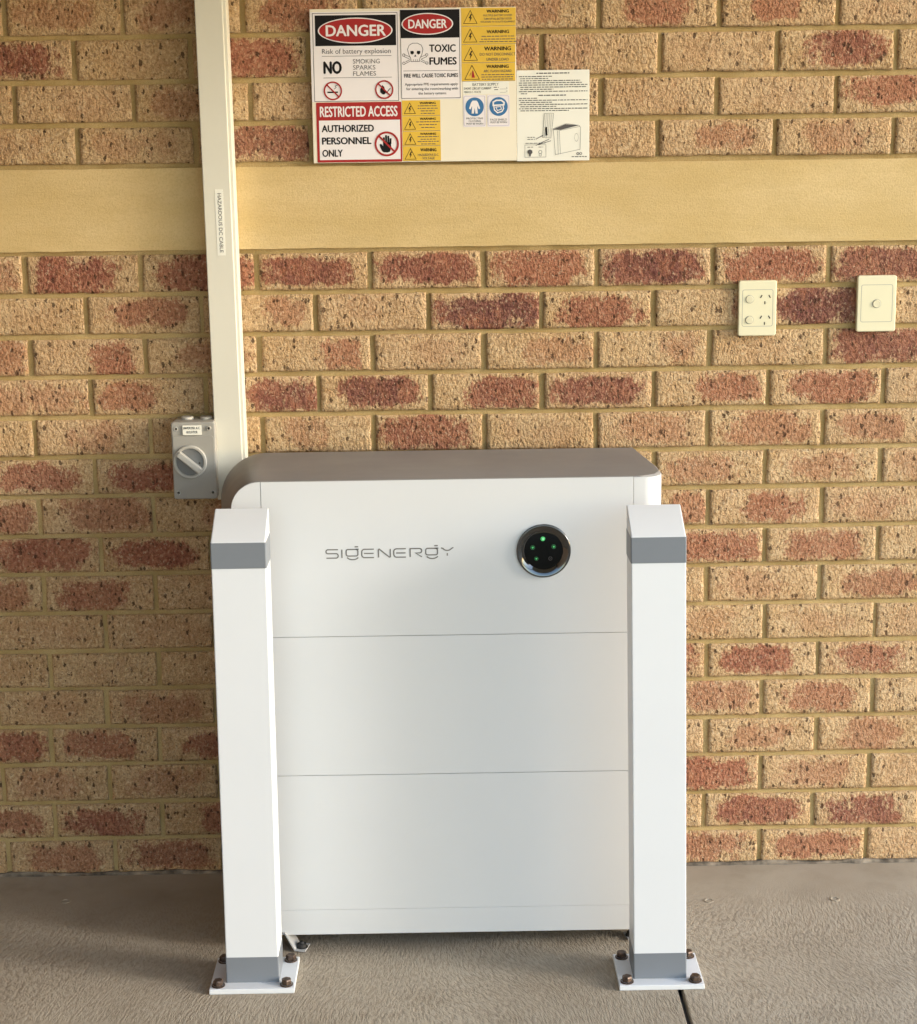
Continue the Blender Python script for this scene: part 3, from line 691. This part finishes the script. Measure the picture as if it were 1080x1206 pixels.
# ------------------------------------------------------------------ sign board with stickers
YB = -0.0105
board = empty('warning_sign_board', (-0.381, YB, 1.556)); BO = Vector((-0.381, YB, 1.556))
tag(board, 'cream board crowded with danger, toxic fumes and yellow warning stickers', 'sign board')
BX0, BX1, BZ0, BZ1 = -0.5905, -0.1725, 1.5552, 1.8612
SXK = (BX1-BX0)/(775-42); SZK = (BZ1-BZ0)/(572-28)
def P(x, y): return (BX0+(x-42)*SXK, BZ1-(y-28)*SZK)      # sign layout units to wall metres
def PB(o): o.data.transform(Matrix.Translation(-BO)); return o
PB(box('board', BX0, BX1, YB, YB+0.004, BZ0, BZ1, M_BOARD, board, bev=0.0006))
lvl = lambda n: YB-0.0003*n
def rect(name, x0, y0, x1, y1, mat, parent, n, thick=0.00025, r=0.0):
    a, b = P(x0, y1), P(x1, y0)
    pts = rrect(a[0], b[0], a[1], b[1], r, 3) if r else [(b[0], b[1]), (a[0], b[1]), (a[0], a[1]), (b[0], a[1])]
    return PB(prism(name, pts, lvl(n)-thick, lvl(n), mat, parent))
def flat(name, mat, parent, n, draw):
    bm = bmesh.new(); draw(bm, lvl(n)); face_front(bm); return PB(finish(bm, name, mat, parent))
def fpoly(bm, pts, y): bm.faces.new([bm.verts.new((p[0], y, p[1])) for p in pts])
def tx(name, s, x0, y0, x1, y1, mat, parent, n, bold=0.0):
    a, b = P(x0, y1), P(x1, y0); return text(name, s, a[0], b[0], a[1], b[1], lvl(n), mat, parent, bold, BO)
def line(parent, x0, y0, x1, y1, w, mat, n): return flat('print_line', mat, parent, n, lambda bm, y: bm_stroke(bm, [P(x0, y0), P(x1, y1)], w, y))
def oval(parent, cx, cy, rx, ry, n):
    c = P(cx, cy)
    flat('red_oval', M_PAPER, parent, n, lambda bm, y: fpoly(bm, ell(c[0], c[1], rx*SXK, ry*SZK, 56), y))
    flat('red_oval', M_REDP, parent, n+1, lambda bm, y: fpoly(bm, ell(c[0], c[1], (rx-4.5)*SXK, (ry-3.5)*SZK, 56), y))
def nosign(parent, cx, cy, r, n):
    c = P(cx, cy); q = r*SXK
    def d(bm, y):
        bm_ring(bm, c[0], c[1], q*0.84, q, y)
        bm_stroke(bm, [(c[0]-q*.64, c[1]+q*.64), (c[0]+q*.64, c[1]-q*.64)], q*0.15, y+0.0001)
    flat('prohibition_ring', M_REDP, parent, n, d)
# danger: risk of battery explosion
s = rect('danger_sticker', 43, 38, 360, 354, M_PAPER, board, 0.4)
flat('border', M_GRYP, s, 2, lambda bm, y: bm_stroke(bm, [P(52, 43), P(353, 43), P(353, 352), P(52, 352)], 0.0011, y, True))
flat('black_header', M_BLKP, s, 2, lambda bm, y: fpoly(bm, [P(60, 50), P(348, 50), P(348, 157), P(60, 157)], y))
oval(s, 203, 104, 133, 45, 3); tx('lettering', 'DANGER', 98, 84, 312, 124, M_PAPER, s, 5, 0.018)
tx('lettering', 'Risk of battery explosion', 83, 167, 328, 190, M_GRYP, s, 2)
line(s, 82, 193, 330, 193, 0.0009, M_GRYP, 2); line(s, 85, 269, 330, 269, 0.0009, M_GRYP, 2)
tx('lettering', 'NO', 86, 210, 152, 256, M_BLKP, s, 2, 0.035)
for i, q in enumerate(('SMOKING', 'SPARKS', 'FLAMES')): tx('lettering', q, 192, 204+21.5*i, (288, 272, 274)[i], 220+21.5*i, M_GRYP, s, 2)
nosign(s, 118, 315, 33, 4); nosign(s, 302, 313, 33, 4)
flat('cigarette', M_BLKP, s, 2.4, lambda bm, y: (bm_stroke(bm, [P(98, 320), P(136, 320)], 0.0030, y), bm_stroke(bm, [P(122, 309), P(130, 303), P(126, 298), P(136, 294)], 0.0010, y)))
flat('flame', M_BLKP, s, 2.4, lambda bm, y: (fpoly(bm, [P(*q) for q in ((296, 330), (288, 322), (287, 312), (293, 304), (295, 296), (302, 303), (304, 312), (308, 316), (307, 325), (302, 330))], y), bm_stroke(bm, [P(308, 326), P(324, 308)], 0.0016, y)))
# restricted access
s = rect('restricted_access_sticker', 56, 356, 362, 570, M_REDP, board, 0.4, r=0.002)
flat('white_field', M_PAPER, s, 2, lambda bm, y: fpoly(bm, [P(65, 420), P(356, 420), P(356, 561), P(65, 561)], y))
tx('lettering', 'RESTRICTED ACCESS', 69, 370, 348, 408, M_PAPER, s, 2, 0.020)
for q, x1, y0 in (('AUTHORIZED', 262, 436), ('PERSONNEL', 252, 480), ('ONLY', 148, 524)): tx('lettering', q, 74, y0, x1, y0+26, M_BLKP, s, 3, 0.022)
def hand(bm, y):
    fpoly(bm, [P(*q) for q in ((290, 532), (283, 518), (281, 508), (286, 505), (294, 514), (294, 500), (322, 500), (323, 520), (318, 534), (310, 537), (296, 536))], y)
    for a, b, t in ((297, 297, 482), (305, 305, 475), (313, 313, 477), (320.5, 321, 486)): bm_stroke(bm, [P(a, 506), P(b, t)], 0.0037, y)
flat('hand_pictogram', M_BLKP, s, 3, hand); nosign(s, 307, 506, 44, 4.5)
# toxic fumes
s = rect('toxic_fumes_sticker', 361.5, 32, 577, 349, M_PAPER, board, 0.4)
flat('border', M_GRYP, s, 2, lambda bm, y: bm_stroke(bm, [P(364, 35), P(574, 35), P(574, 345), P(364, 345)], 0.0011, y, True))
flat('black_header', M_BLKP, s, 2.4, lambda bm, y: fpoly(bm, [P(364, 35), P(574.5, 35), P(574.5, 133), P(364, 133)], y))
oval(s, 460, 84, 92, 38, 3.4); tx('lettering', 'DANGER', 392, 68, 530, 100, M_PAPER, s, 5.4, 0.018)
def skull(bm, y):
    c = P(415, 178); bm_stroke(bm, [P(*q) for q in ((399, 205), (392, 190), (388, 172), (394, 158), (406, 151), (424, 151), (437, 158), (443, 172), (439, 190), (431, 205), (430, 215), (400, 215))], 0.0011, y, True)
    for a, b in (((374, 188), (455, 222)), ((455, 190), (374, 222))):
        pass
    for q in (((376, 190), (396, 199)), ((374, 197), (394, 206)), ((455, 191), (434, 200)), ((457, 198), (436, 207)), ((376, 224), (398, 213)), ((455, 224), (433, 213)), ((380, 216), (396, 208)), ((451, 216), (436, 208))): bm_stroke(bm, [P(*q[0]), P(*q[1])], 0.0010, y)
    for cx in (374, 456):
        for cy in (192, 221): q = P(cx, cy); bm_ring(bm, q[0], q[1], 0.0020, 0.0030, y, 12)
    for q in (408, 415, 422): bm_stroke(bm, [P(q, 207), P(q, 215)], 0.0008, y)
flat('skull_pictogram', M_GRYP, s, 2, skull)
flat('skull_eyes', M_BLKP, s, 2, lambda bm, y: [fpoly(bm, [P(*q) for q in pp], y) for pp in (((398, 178), (409, 178), (411, 186), (404, 191), (398, 187)), ((422, 178), (433, 178), (433, 187), (427, 191), (420, 186)), ((415, 190), (419, 198), (411, 198)))])
tx('lettering', 'TOXIC', 465, 156, 560, 183, M_BLKP, s, 2, 0.022); tx('lettering', 'FUMES', 465, 201, 563, 228, M_BLKP, s, 2, 0.022)
line(s, 372, 248, 565, 248, 0.0008, M_GRYP, 2)
tx('lettering', 'FIRE WILL CAUSE TOXIC FUMES', 374, 258, 567, 272, M_BLKP, s, 2, 0.018)
for i, (q, a, b) in enumerate((('Appropriate PPE requirements apply', 376, 566), ('for entering the room/working with', 381, 566), ('the battery systems', 424, 524))): tx('lettering', q, a, 291+16*i, b, 303+16*i, M_BLKP, s, 2, 0.004)
# yellow warning stickers
def dashes(bm, y, x0, x1, cy, w, seed):
    q = random.Random(seed); x = x0
    while x < x1-2:
        l = min(q.uniform(5, 17), x1-x); bm_stroke(bm, [P(x, cy), P(x+l, cy)], w, y); x += l+q.uniform(2.0, 3.5)
def warn(x0, y0, x1, y1, tcx, tcy, th, title, lines, label=None, arcf=False, seed=0, tw=80):
    st = rect('yellow_warning_sticker', x0+0.4, y0+0.4, x1-0.4, y1-0.4, M_YEL, board, 0.4)
    flat('border', M_GRYP, st, 2, lambda bm, y: bm_stroke(bm, [P(x0+1, y1-1), P(x1-1, y1-1)], 0.0006, y))
    h = th
    flat('hazard_triangle', M_BLKP, st, 2, lambda bm, y: bm_stroke(bm, [P(tcx, tcy-h*0.5), P(tcx-h*0.5, tcy+h*0.45), P(tcx+h*0.5, tcy+h*0.45)], 0.0010, y, True))
    def bolt(bm, y):
        if arcf: fpoly(bm, [P(tcx+a*h, tcy+b*h) for a, b in ((-.02, .34), (.0, .0), (.06, -.2), (.14, .08), (.2, .34))], y); bm_stroke(bm, [P(tcx-.16*h, tcy+.2*h), P(tcx-.06*h, tcy)], 0.001, y)
        else: fpoly(bm, [P(tcx+a*h, tcy+b*h) for a, b in ((.04, -.24), (-.12, .08), (.0, .06), (-.06, .36), (.13, .0), (.02, .02), (.13, -.22))], y)
    flat('lightning_bolt', M_REDP if arcf else M_BLKP, st, 2.3, bolt)
    cx = (x0+x1)/2+(x1-x0)*0.17
    tx('lettering', 'WARNING', cx-tw/2, title[0], cx+tw/2, title[1], M_BLKP, st, 2, 0.022)
    for i, (q, c0, half, hh) in enumerate(lines):
        if q: tx('lettering', q, cx-half, c0-hh, cx+half, c0+hh, M_GRYP, st, 2, 0.004)
        else: flat('small_print', M_GRYP, st, 2, lambda bm, y, c0=c0, half=half, i=i: dashes(bm, y, cx-half, cx+half, c0, 0.0016, seed*10+i))
warn(580, 30, 775, 95, 613, 63, 48, (37, 48), [('MULTIPLE BATTERY SYSTEM', 57, 51, 3.6), ('TURN OFF ALL BATTERY SYSTEM', 69, 50, 3.6), ('ISOLATORS TO ISOLATE EQUIPMENT', 80, 61, 3.6)], seed=1)
warn(580, 95, 775, 158, 612, 128, 48, (108, 120), [(None, 130, 58, 3), (None, 140, 60, 3), (None, 149, 66, 3)], seed=2)
warn(580, 158, 773, 223, 613, 192, 48, (166, 180), [('DO NOT DISCONNECT', 193, 64, 5), ('UNDER LOAD', 211, 40, 5)], seed=3, tw=96)
warn(580, 223, 772, 288, 617, 257, 52, (230, 242), [('ARC FLASH HAZARD', 252, 50, 4.5), (None, 265, 58, 3), (None, 273, 58, 3), (None, 281, 56, 3)], arcf=True, seed=4)
for i, (ya, yb) in enumerate(((352, 408), (408, 462), (462, 515), (515, 569))):
    ls = [(None, ya+c, h, 3) for c, h in (((20, 35), (29, 36), (38, 25), (47, 25)), ((21, 42), (31, 32), (41, 24)), ((20, 38), (29, 27), (37, 38), (46, 26)))[i]] if i < 3 else [('HAZARDOUS D.C.', ya+32, 38, 4.5), ('VOLTAGE', ya+44, 22, 4.5)]
    warn(364, ya, 502, yb, 392, ya+29, 40, (ya+6, ya+14) if i < 3 else (ya+8, ya+20), ls, seed=20+i, tw=58)
# battery supply label, protective clothing labels
s = rect('battery_supply_label', 584, 289, 748, 333, M_PAPER2, board, 0.4)
tx('lettering', 'BATTERY SUPPLY', 618, 294, 712, 304, M_GRYP, s, 2); tx('lettering', 'SHORT CIRCUIT CURRENT', 588, 309, 686, 317, M_GRYP, s, 2, 0.008); tx('lettering', 'MAX D.C. VOLTS', 588, 322, 648, 329, M_GRYP, s, 2, 0.008)
line(s, 716, 316, 738, 316, 0.0005, M_GRYP, 2); line(s, 716, 328, 738, 328, 0.0005, M_GRYP, 2); tx('lettering', 'A', 739, 309, 743, 316, M_GRYP, s, 2); tx('lettering', 'V', 739, 321, 743, 328, M_GRYP, s, 2)
flat('small_print', M_GRYP, s, 2, lambda bm, y: (dashes(bm, y, 694, 712, 310, 0.0015, 5), dashes(bm, y, 696, 710, 318, 0.0015, 6)))
for cx, l1, who in ((625, ('PROTECTIVE', 'CLOTHING', 'MUST BE WORN'), 0), (711, ('FACE SHIELD', 'MUST BE WORN'), 1)):
    s = rect('protective_wear_label', cx-41, 336, cx+40, 450, M_PAPER, board, 0.4)
    flat('border', M_LILP, s, 2, lambda bm, y: bm_stroke(bm, rrect(*(P(cx-38, 0)[0], P(cx+37, 0)[0], P(0, 446)[1], P(0, 340)[1]), 0.003, 3), 0.0007, y, True))
    c = P(cx, 378); flat('blue_disc', M_BLUP, s, 2, lambda bm, y: fpoly(bm, ell(c[0], c[1], 33*SXK, 33*SXK, 36), y))
    def suit(bm, y):
        fpoly(bm, [P(cx+a, 378+b) for a, b in ((-7, -22), (7, -22), (12, -16), (20, 6), (15, 9), (9, -3), (11, 24), (3, 24), (0, 4), (-3, 24), (-11, 24), (-9, -3), (-15, 9), (-20, 6), (-12, -16))], y)
    def shield(bm, y):
        bm_stroke(bm, [P(cx+a, 378+b) for a, b in ((-19, -16), (-8, -22), (10, -22), (20, -14), (19, -6), (-19, -4))], 0.0030, y, True)
        bm_stroke(bm, [P(cx+a, 378+b) for a, b in ((-17, -2), (-15, 12), (-4, 22), (12, 18), (18, 8), (16, -4))], 0.0024, y)
        bm_stroke(bm, [P(cx+a, 378+b) for a, b in ((-10, 2), (8, 0), (10, 10), (-4, 14))], 0.0016, y, True)
    flat('worn_pictogram', M_PAPER, s, 3, shield if who else suit)
    for i, q in enumerate(l1): tx('lettering', q, cx-(30 if len(q) > 9 else 22), (416 if len(l1) > 2 else 421)+9.5*i, cx+(30 if len(q) > 9 else 22), (422.5 if len(l1) > 2 else 428)+9.5*i, M_GRYP, s, 2, 0.004)

# ------------------------------------------------------------------ instruction sheet beside the board
YI = -0.0095
sheet = empty('instruction_sign', (-0.0975, YI, 1.5545)); BO = Vector((-0.0975, YI, 1.5545))
tag(sheet, 'small ivory instruction sign with line drawing beside the crowded warning board', 'sign')
IX0, IX1, IZ0, IZ1 = -0.1716, -0.0228, 1.5537, 1.7357
SXK = (IX1-IX0)/(1033-775); SZK = (IZ1-IZ0)/(570-247)
def P(x, y): return (IX0+(x-775)*SXK, IZ1-(y-247)*SZK)
YB = YI
PB(box('sheet', IX0, IX1, YI, YI+0.003, IZ0, IZ1, M_PAPER2, sheet, bev=0.0005))
def para(bm, y):
    q = random.Random(3)
    dashes(bm, y, 845, 962, 258, 0.0020, 1)
    for i, (a, b) in enumerate(((783, 905), (788, 890), (788, 1000), (783, 1008), (783, 1026), (788, 1026), (788, 905), (783, 1026), (790, 812))): dashes(bm, y, a, b, 269+7.6*i, 0.0016, 30+i)
    dashes(bm, y, 852, 950, 336, 0.0020, 2)
    for i, (a, b) in enumerate(((783, 850), (783, 1026), (788, 900), (783, 1026), (788, 915), (783, 1026), (788, 960))): dashes(bm, y, a, b, 346+7.4*i, 0.0016, 50+i)
flat('small_print', M_GRYP, sheet, 2, para)
def drawing(bm, y):
    bm_stroke(bm, [P(*q) for q in ((905, 460), (912, 548), (1000, 530), (1002, 452), (996, 444), (950, 438), (905, 455))], 0.0007, y, True)
    bm_stroke(bm, [P(926, 462), P(930, 546)], 0.0006, y); bm_stroke(bm, [P(920, 462), P(922, 548)], 0.0006, y); bm_stroke(bm, [P(926, 462), P(1000, 448)], 0.0006, y)
    bm_stroke(bm, [P(*q) for q in ((866, 486), (872, 400), (906, 400), (896, 488))], 0.0006, y, True)
    for i in range(5): bm_stroke(bm, [P(874+6*i, 402), P(868+6*i, 486)], 0.0005, y)
    c = P(987, 487); bm_ring(bm, c[0], c[1], 0.0075, 0.0081, y, 24, 0.5)
    for a, b in (((842, 492), (868, 478)), ((842, 514), (890, 492)), ((850, 512), (896, 498))): bm_stroke(bm, [P(*a), P(*b)], 0.0013, y)
    bm_stroke(bm, [P(803, 512), P(878, 512), P(878, 556), P(803, 556)], 0.0006, y, True)
    dashes(bm, y, 812, 838, 485, 0.0014, 8); dashes(bm, y, 812, 838, 492, 0.0014, 9); dashes(bm, y, 805, 876, 506, 0.0013, 10); dashes(bm, y, 812, 832, 520, 0.0012, 11); dashes(bm, y, 852, 868, 520, 0.0012, 12); dashes(bm, y, 970, 1024, 556, 0.0016, 13)
    for cx in (992, 1002): c = P(cx, 545); bm_ring(bm, c[0], c[1], 0.0018, 0.0029, y, 16)
    c = P(858, 538); bm_ring(bm, c[0], c[1], 0.0030, 0.0038, y, 14); c = P(858, 548); bm_ring(bm, c[0], c[1], 0.0022, 0.0029, y, 14)
flat('line_drawing', M_GRYP, sheet, 2, drawing)
flat('drawing_lid', M_GRYP, sheet, 3, lambda bm, y: fpoly(bm, [P(*q) for q in ((902, 458), (948, 440), (996, 444), (930, 460))], y))
flat('drawing_lever', M_BLKP, sheet, 3, lambda bm, y: fpoly(bm, [P(*q) for q in ((876, 450), (882, 448), (884, 478), (878, 480))], y))
flat('drawing_knob', M_GRYP, sheet, 3, lambda bm, y: fpoly(bm, [P(*q) for q in ((818, 553), (818, 547), (812, 540), (813, 532), (821, 528), (829, 532), (830, 540), (824, 547), (824, 553))], y))

# ------------------------------------------------------------------ power outlet and switch
def plate(name, label, cat, x0, x1, z0, z1):
    e = empty(name, ((x0+x1)/2, 0, z0)); tag(e, label, cat)
    w2 = (x1-x0)/2; h = z1-z0
    bm = bmesh.new(); bm_poly(bm, rrect(-w2, w2, 0, h, 0.0045), -0.0120, -0.0005)
    bmesh.ops.recalc_face_normals(bm, faces=bm.faces)
    es = [ed for ed in bm.edges if all(abs(v.co.y+0.0120) < 1e-5 for v in ed.verts)]
    bmesh.ops.bevel(bm, geom=es, offset=0.0022, segments=3, affect='EDGES', profile=0.5)
    finish(bm, 'cover_plate', M_CREAM, e, smooth=True, auto=40)
    fm = bmesh.new(); rr = rrect(-w2*0.80, w2*0.80, h*0.175, h*0.835, 0.004); bm_stroke(fm, rr, 0.0009, -0.01215, True); face_front(fm)
    finish(fm, 'inset_groove', M_ISO, e)
    return e, w2, h
e, w2, h = plate('double_power_outlet', 'cream double power outlet with two rocker switches on the bricks', 'power outlet', 0.2908, 0.3706, 1.1867, 1.3024)
for zc in (0.665, 0.29):
    b = bmesh.new(); lathe(b, [(0.0078, -0.0118), (0.0078, -0.0132), (0.0072, -0.0138), (0.0, -0.0140)], 24, 'y', (-w2*0.42, 0, h*zc)); sw = finish(b, 'rocker_switch', M_CREAM2, e, smooth=True, auto=40)
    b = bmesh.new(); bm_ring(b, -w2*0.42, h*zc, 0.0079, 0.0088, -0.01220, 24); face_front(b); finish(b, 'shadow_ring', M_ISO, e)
    cx, cz = w2*0.40, h*zc
    for pts in ([(cx-0.0105, cz+0.0025), (cx-0.0070, cz+0.0085)], [(cx+0.0105, cz+0.0025), (cx+0.0070, cz+0.0085)], [(cx-0.001, cz-0.0105), (cx-0.001, cz-0.0045)]):
        b = bmesh.new(); bm_stroke(b, pts, 0.0024, -0.01225); face_front(b); finish(b, 'socket_slot', M_SLOT, e)
    b = bmesh.new(); lathe(b, [(0.0022, -0.0119), (0.0022, -0.0126), (0, -0.0127)], 14, 'y', (cx+0.0022, 0, cz-0.0075)); finish(b, 'earth_pin_boss', M_CREAM2, e)
e, w2, h = plate('push_button_switch', 'cream wall plate with a single round push button on the bricks', 'switch', 0.5398, 0.6218, 1.1922, 1.3095)
b = bmesh.new(); lathe(b, [(0.0082, -0.0118), (0.0082, -0.0135), (0.0074, -0.0143), (0.0045, -0.0140), (0, -0.0141)], 24, 'y', (0.0, 0, h*0.5)); finish(b, 'round_button', M_CREAM2, e, smooth=True, auto=40)
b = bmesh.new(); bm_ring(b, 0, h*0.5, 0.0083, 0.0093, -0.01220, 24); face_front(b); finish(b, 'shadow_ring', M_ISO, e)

# ------------------------------------------------------------------ wall duct with cable label
duct = empty('cable_duct', (-0.7795, 0, 0.86)); tag(duct, 'cream plastic cable duct running up the brick wall behind the battery', 'duct')
duct.rotation_euler.y = -0.0062
H = 2.41-0.86
bm = bmesh.new(); bm_box(bm, -0.0315, 0.0315, -0.046, -0.003, 0.0, H, 0.002); finish(bm, 'duct_base', M_DUCT, duct, smooth=True, auto=40)
bm = bmesh.new(); bm_box(bm, -0.0318, 0.0245, -0.0500, -0.0455, 0.0, H, 0.0018); finish(bm, 'duct_lid', M_DUCT, duct, smooth=True, auto=40)
zl0, zl1 = 1.378-0.86, 1.498-0.86
lb = box('cable_label', -0.0080, 0.0085, -0.05045, -0.0499, zl0-0.006, zl1+0.008, M_PAPER2, duct)
text('lettering', 'HAZARDOUS DC CABLE', -0.0030, 0.0045, zl0, zl1, -0.0507, M_GRYP, lb, 0.006, rot=True)

# ------------------------------------------------------------------ rotary isolator
iso = empty('rotary_isolator', (-0.8525, 0, 0.868)); tag(iso, 'grey rotary isolator switch box on the bricks beside the cable duct', 'isolator')
hh = 0.163
bm = bmesh.new(); bm_poly(bm, rrect(-0.0458, 0.0450, 0, hh, 0.006), -0.062, -0.001); bmesh.ops.recalc_face_normals(bm, faces=bm.faces)
finish(bm, 'enclosure', M_ISO, iso, smooth=True, auto=30)
bm = bmesh.new(); bm_poly(bm, rrect(-0.0462, 0.0454, -0.0004, hh+0.0004, 0.006), -0.080, -0.0632); bmesh.ops.recalc_face_normals(bm, faces=bm.faces)
es = [ed for ed in bm.edges if all(abs(v.co.y+0.080) < 1e-5 for v in ed.verts)]
bmesh.ops.bevel(bm, geom=es, offset=0.003, segments=3, affect='EDGES', profile=0.5)
cover = finish(bm, 'front_cover', M_ISO, iso, smooth=True, auto=40)
bm = bmesh.new(); bm_poly(bm, rrect(-0.0425, 0.0420, 0.046, 0.134, 0.006), -0.0825, -0.0795); bmesh.ops.recalc_face_normals(bm, faces=bm.faces); finish(bm, 'raised_panel', M_ISO, iso, smooth=True, auto=30)
kc = (-0.0085, 0.080)
bm = bmesh.new(); lathe(bm, [(0.0350, -0.079), (0.0350, -0.0870), (0.0335, -0.0890), (0.0300, -0.0890), (0.0280, -0.0865)], 48, 'y', (kc[0], 0, kc[1])); dial = finish(bm, 'dial_collar', M_ISO2, iso, smooth=True, auto=40)
bm = bmesh.new(); lathe(bm, [(0.0283, -0.0855), (0.0, -0.0858)], 40, 'y', (kc[0], 0, kc[1])); finish(bm, 'dial_face', M_ISOD, dial)
bm = bmesh.new(); bm_box(bm, -0.0300, 0.0300, -0.100, -0.0862, -0.0065, 0.0065, 0.0022)
kn = finish(bm, 'dial_handle', M_ISO2, dial, smooth=True, auto=40); kn.location = (kc[0], 0, kc[1]); kn.rotation_euler.y = R(40)
bm = bmesh.new(); lathe(bm, [(0.0020, 0), (0.0018, -0.0006), (0, -0.0006)], 12, 'y', (0.0215, -0.1000, 0)); finish(bm, 'dial_dot', M_SLOT, dial).location = (kc[0], 0, kc[1])
dial.children[-1].rotation_euler.y = R(40)
lb = box('label', -0.0215, 0.0175, -0.0830, -0.0798, 0.1365, 0.1565, M_PAPER2, iso)
text('lettering', 'INVERTER A.C.', -0.0195, 0.0155, 0.1485, 0.1535, -0.0834, M_BLKP, lb, 0.01); text('lettering', 'ISOLATOR', -0.0135, 0.0095, 0.1400, 0.1450, -0.0834, M_BLKP, lb, 0.01)
for sx, sz in ((-0.036, 0.149), (0.033, 0.150), (-0.036, 0.014), (0.036, 0.014)):
    bm = bmesh.new(); lathe(bm, [(0.0046, -0.0790), (0.0046, -0.0838 if sx > 0 and sz > .1 else -0.0806), (0.0030, -0.0842 if sx > 0 and sz > .1 else -0.0810), (0.0024, -0.0800), (0, -0.0800)], 16, 'y', (sx, 0, sz)); finish(bm, 'cover_screw', M_ISO2, iso, smooth=True, auto=40)
for sx in (-0.018, 0.022):
    bm = bmesh.new(); lathe(bm, [(0.0135, hh+0.0002), (0.0135, hh+0.0040), (0.0115, hh+0.0055), (0.0, hh+0.0055)], 24, 'z', (sx, -0.032, 0)); finish(bm, 'entry_plug', M_ISO2, iso, smooth=True, auto=40)
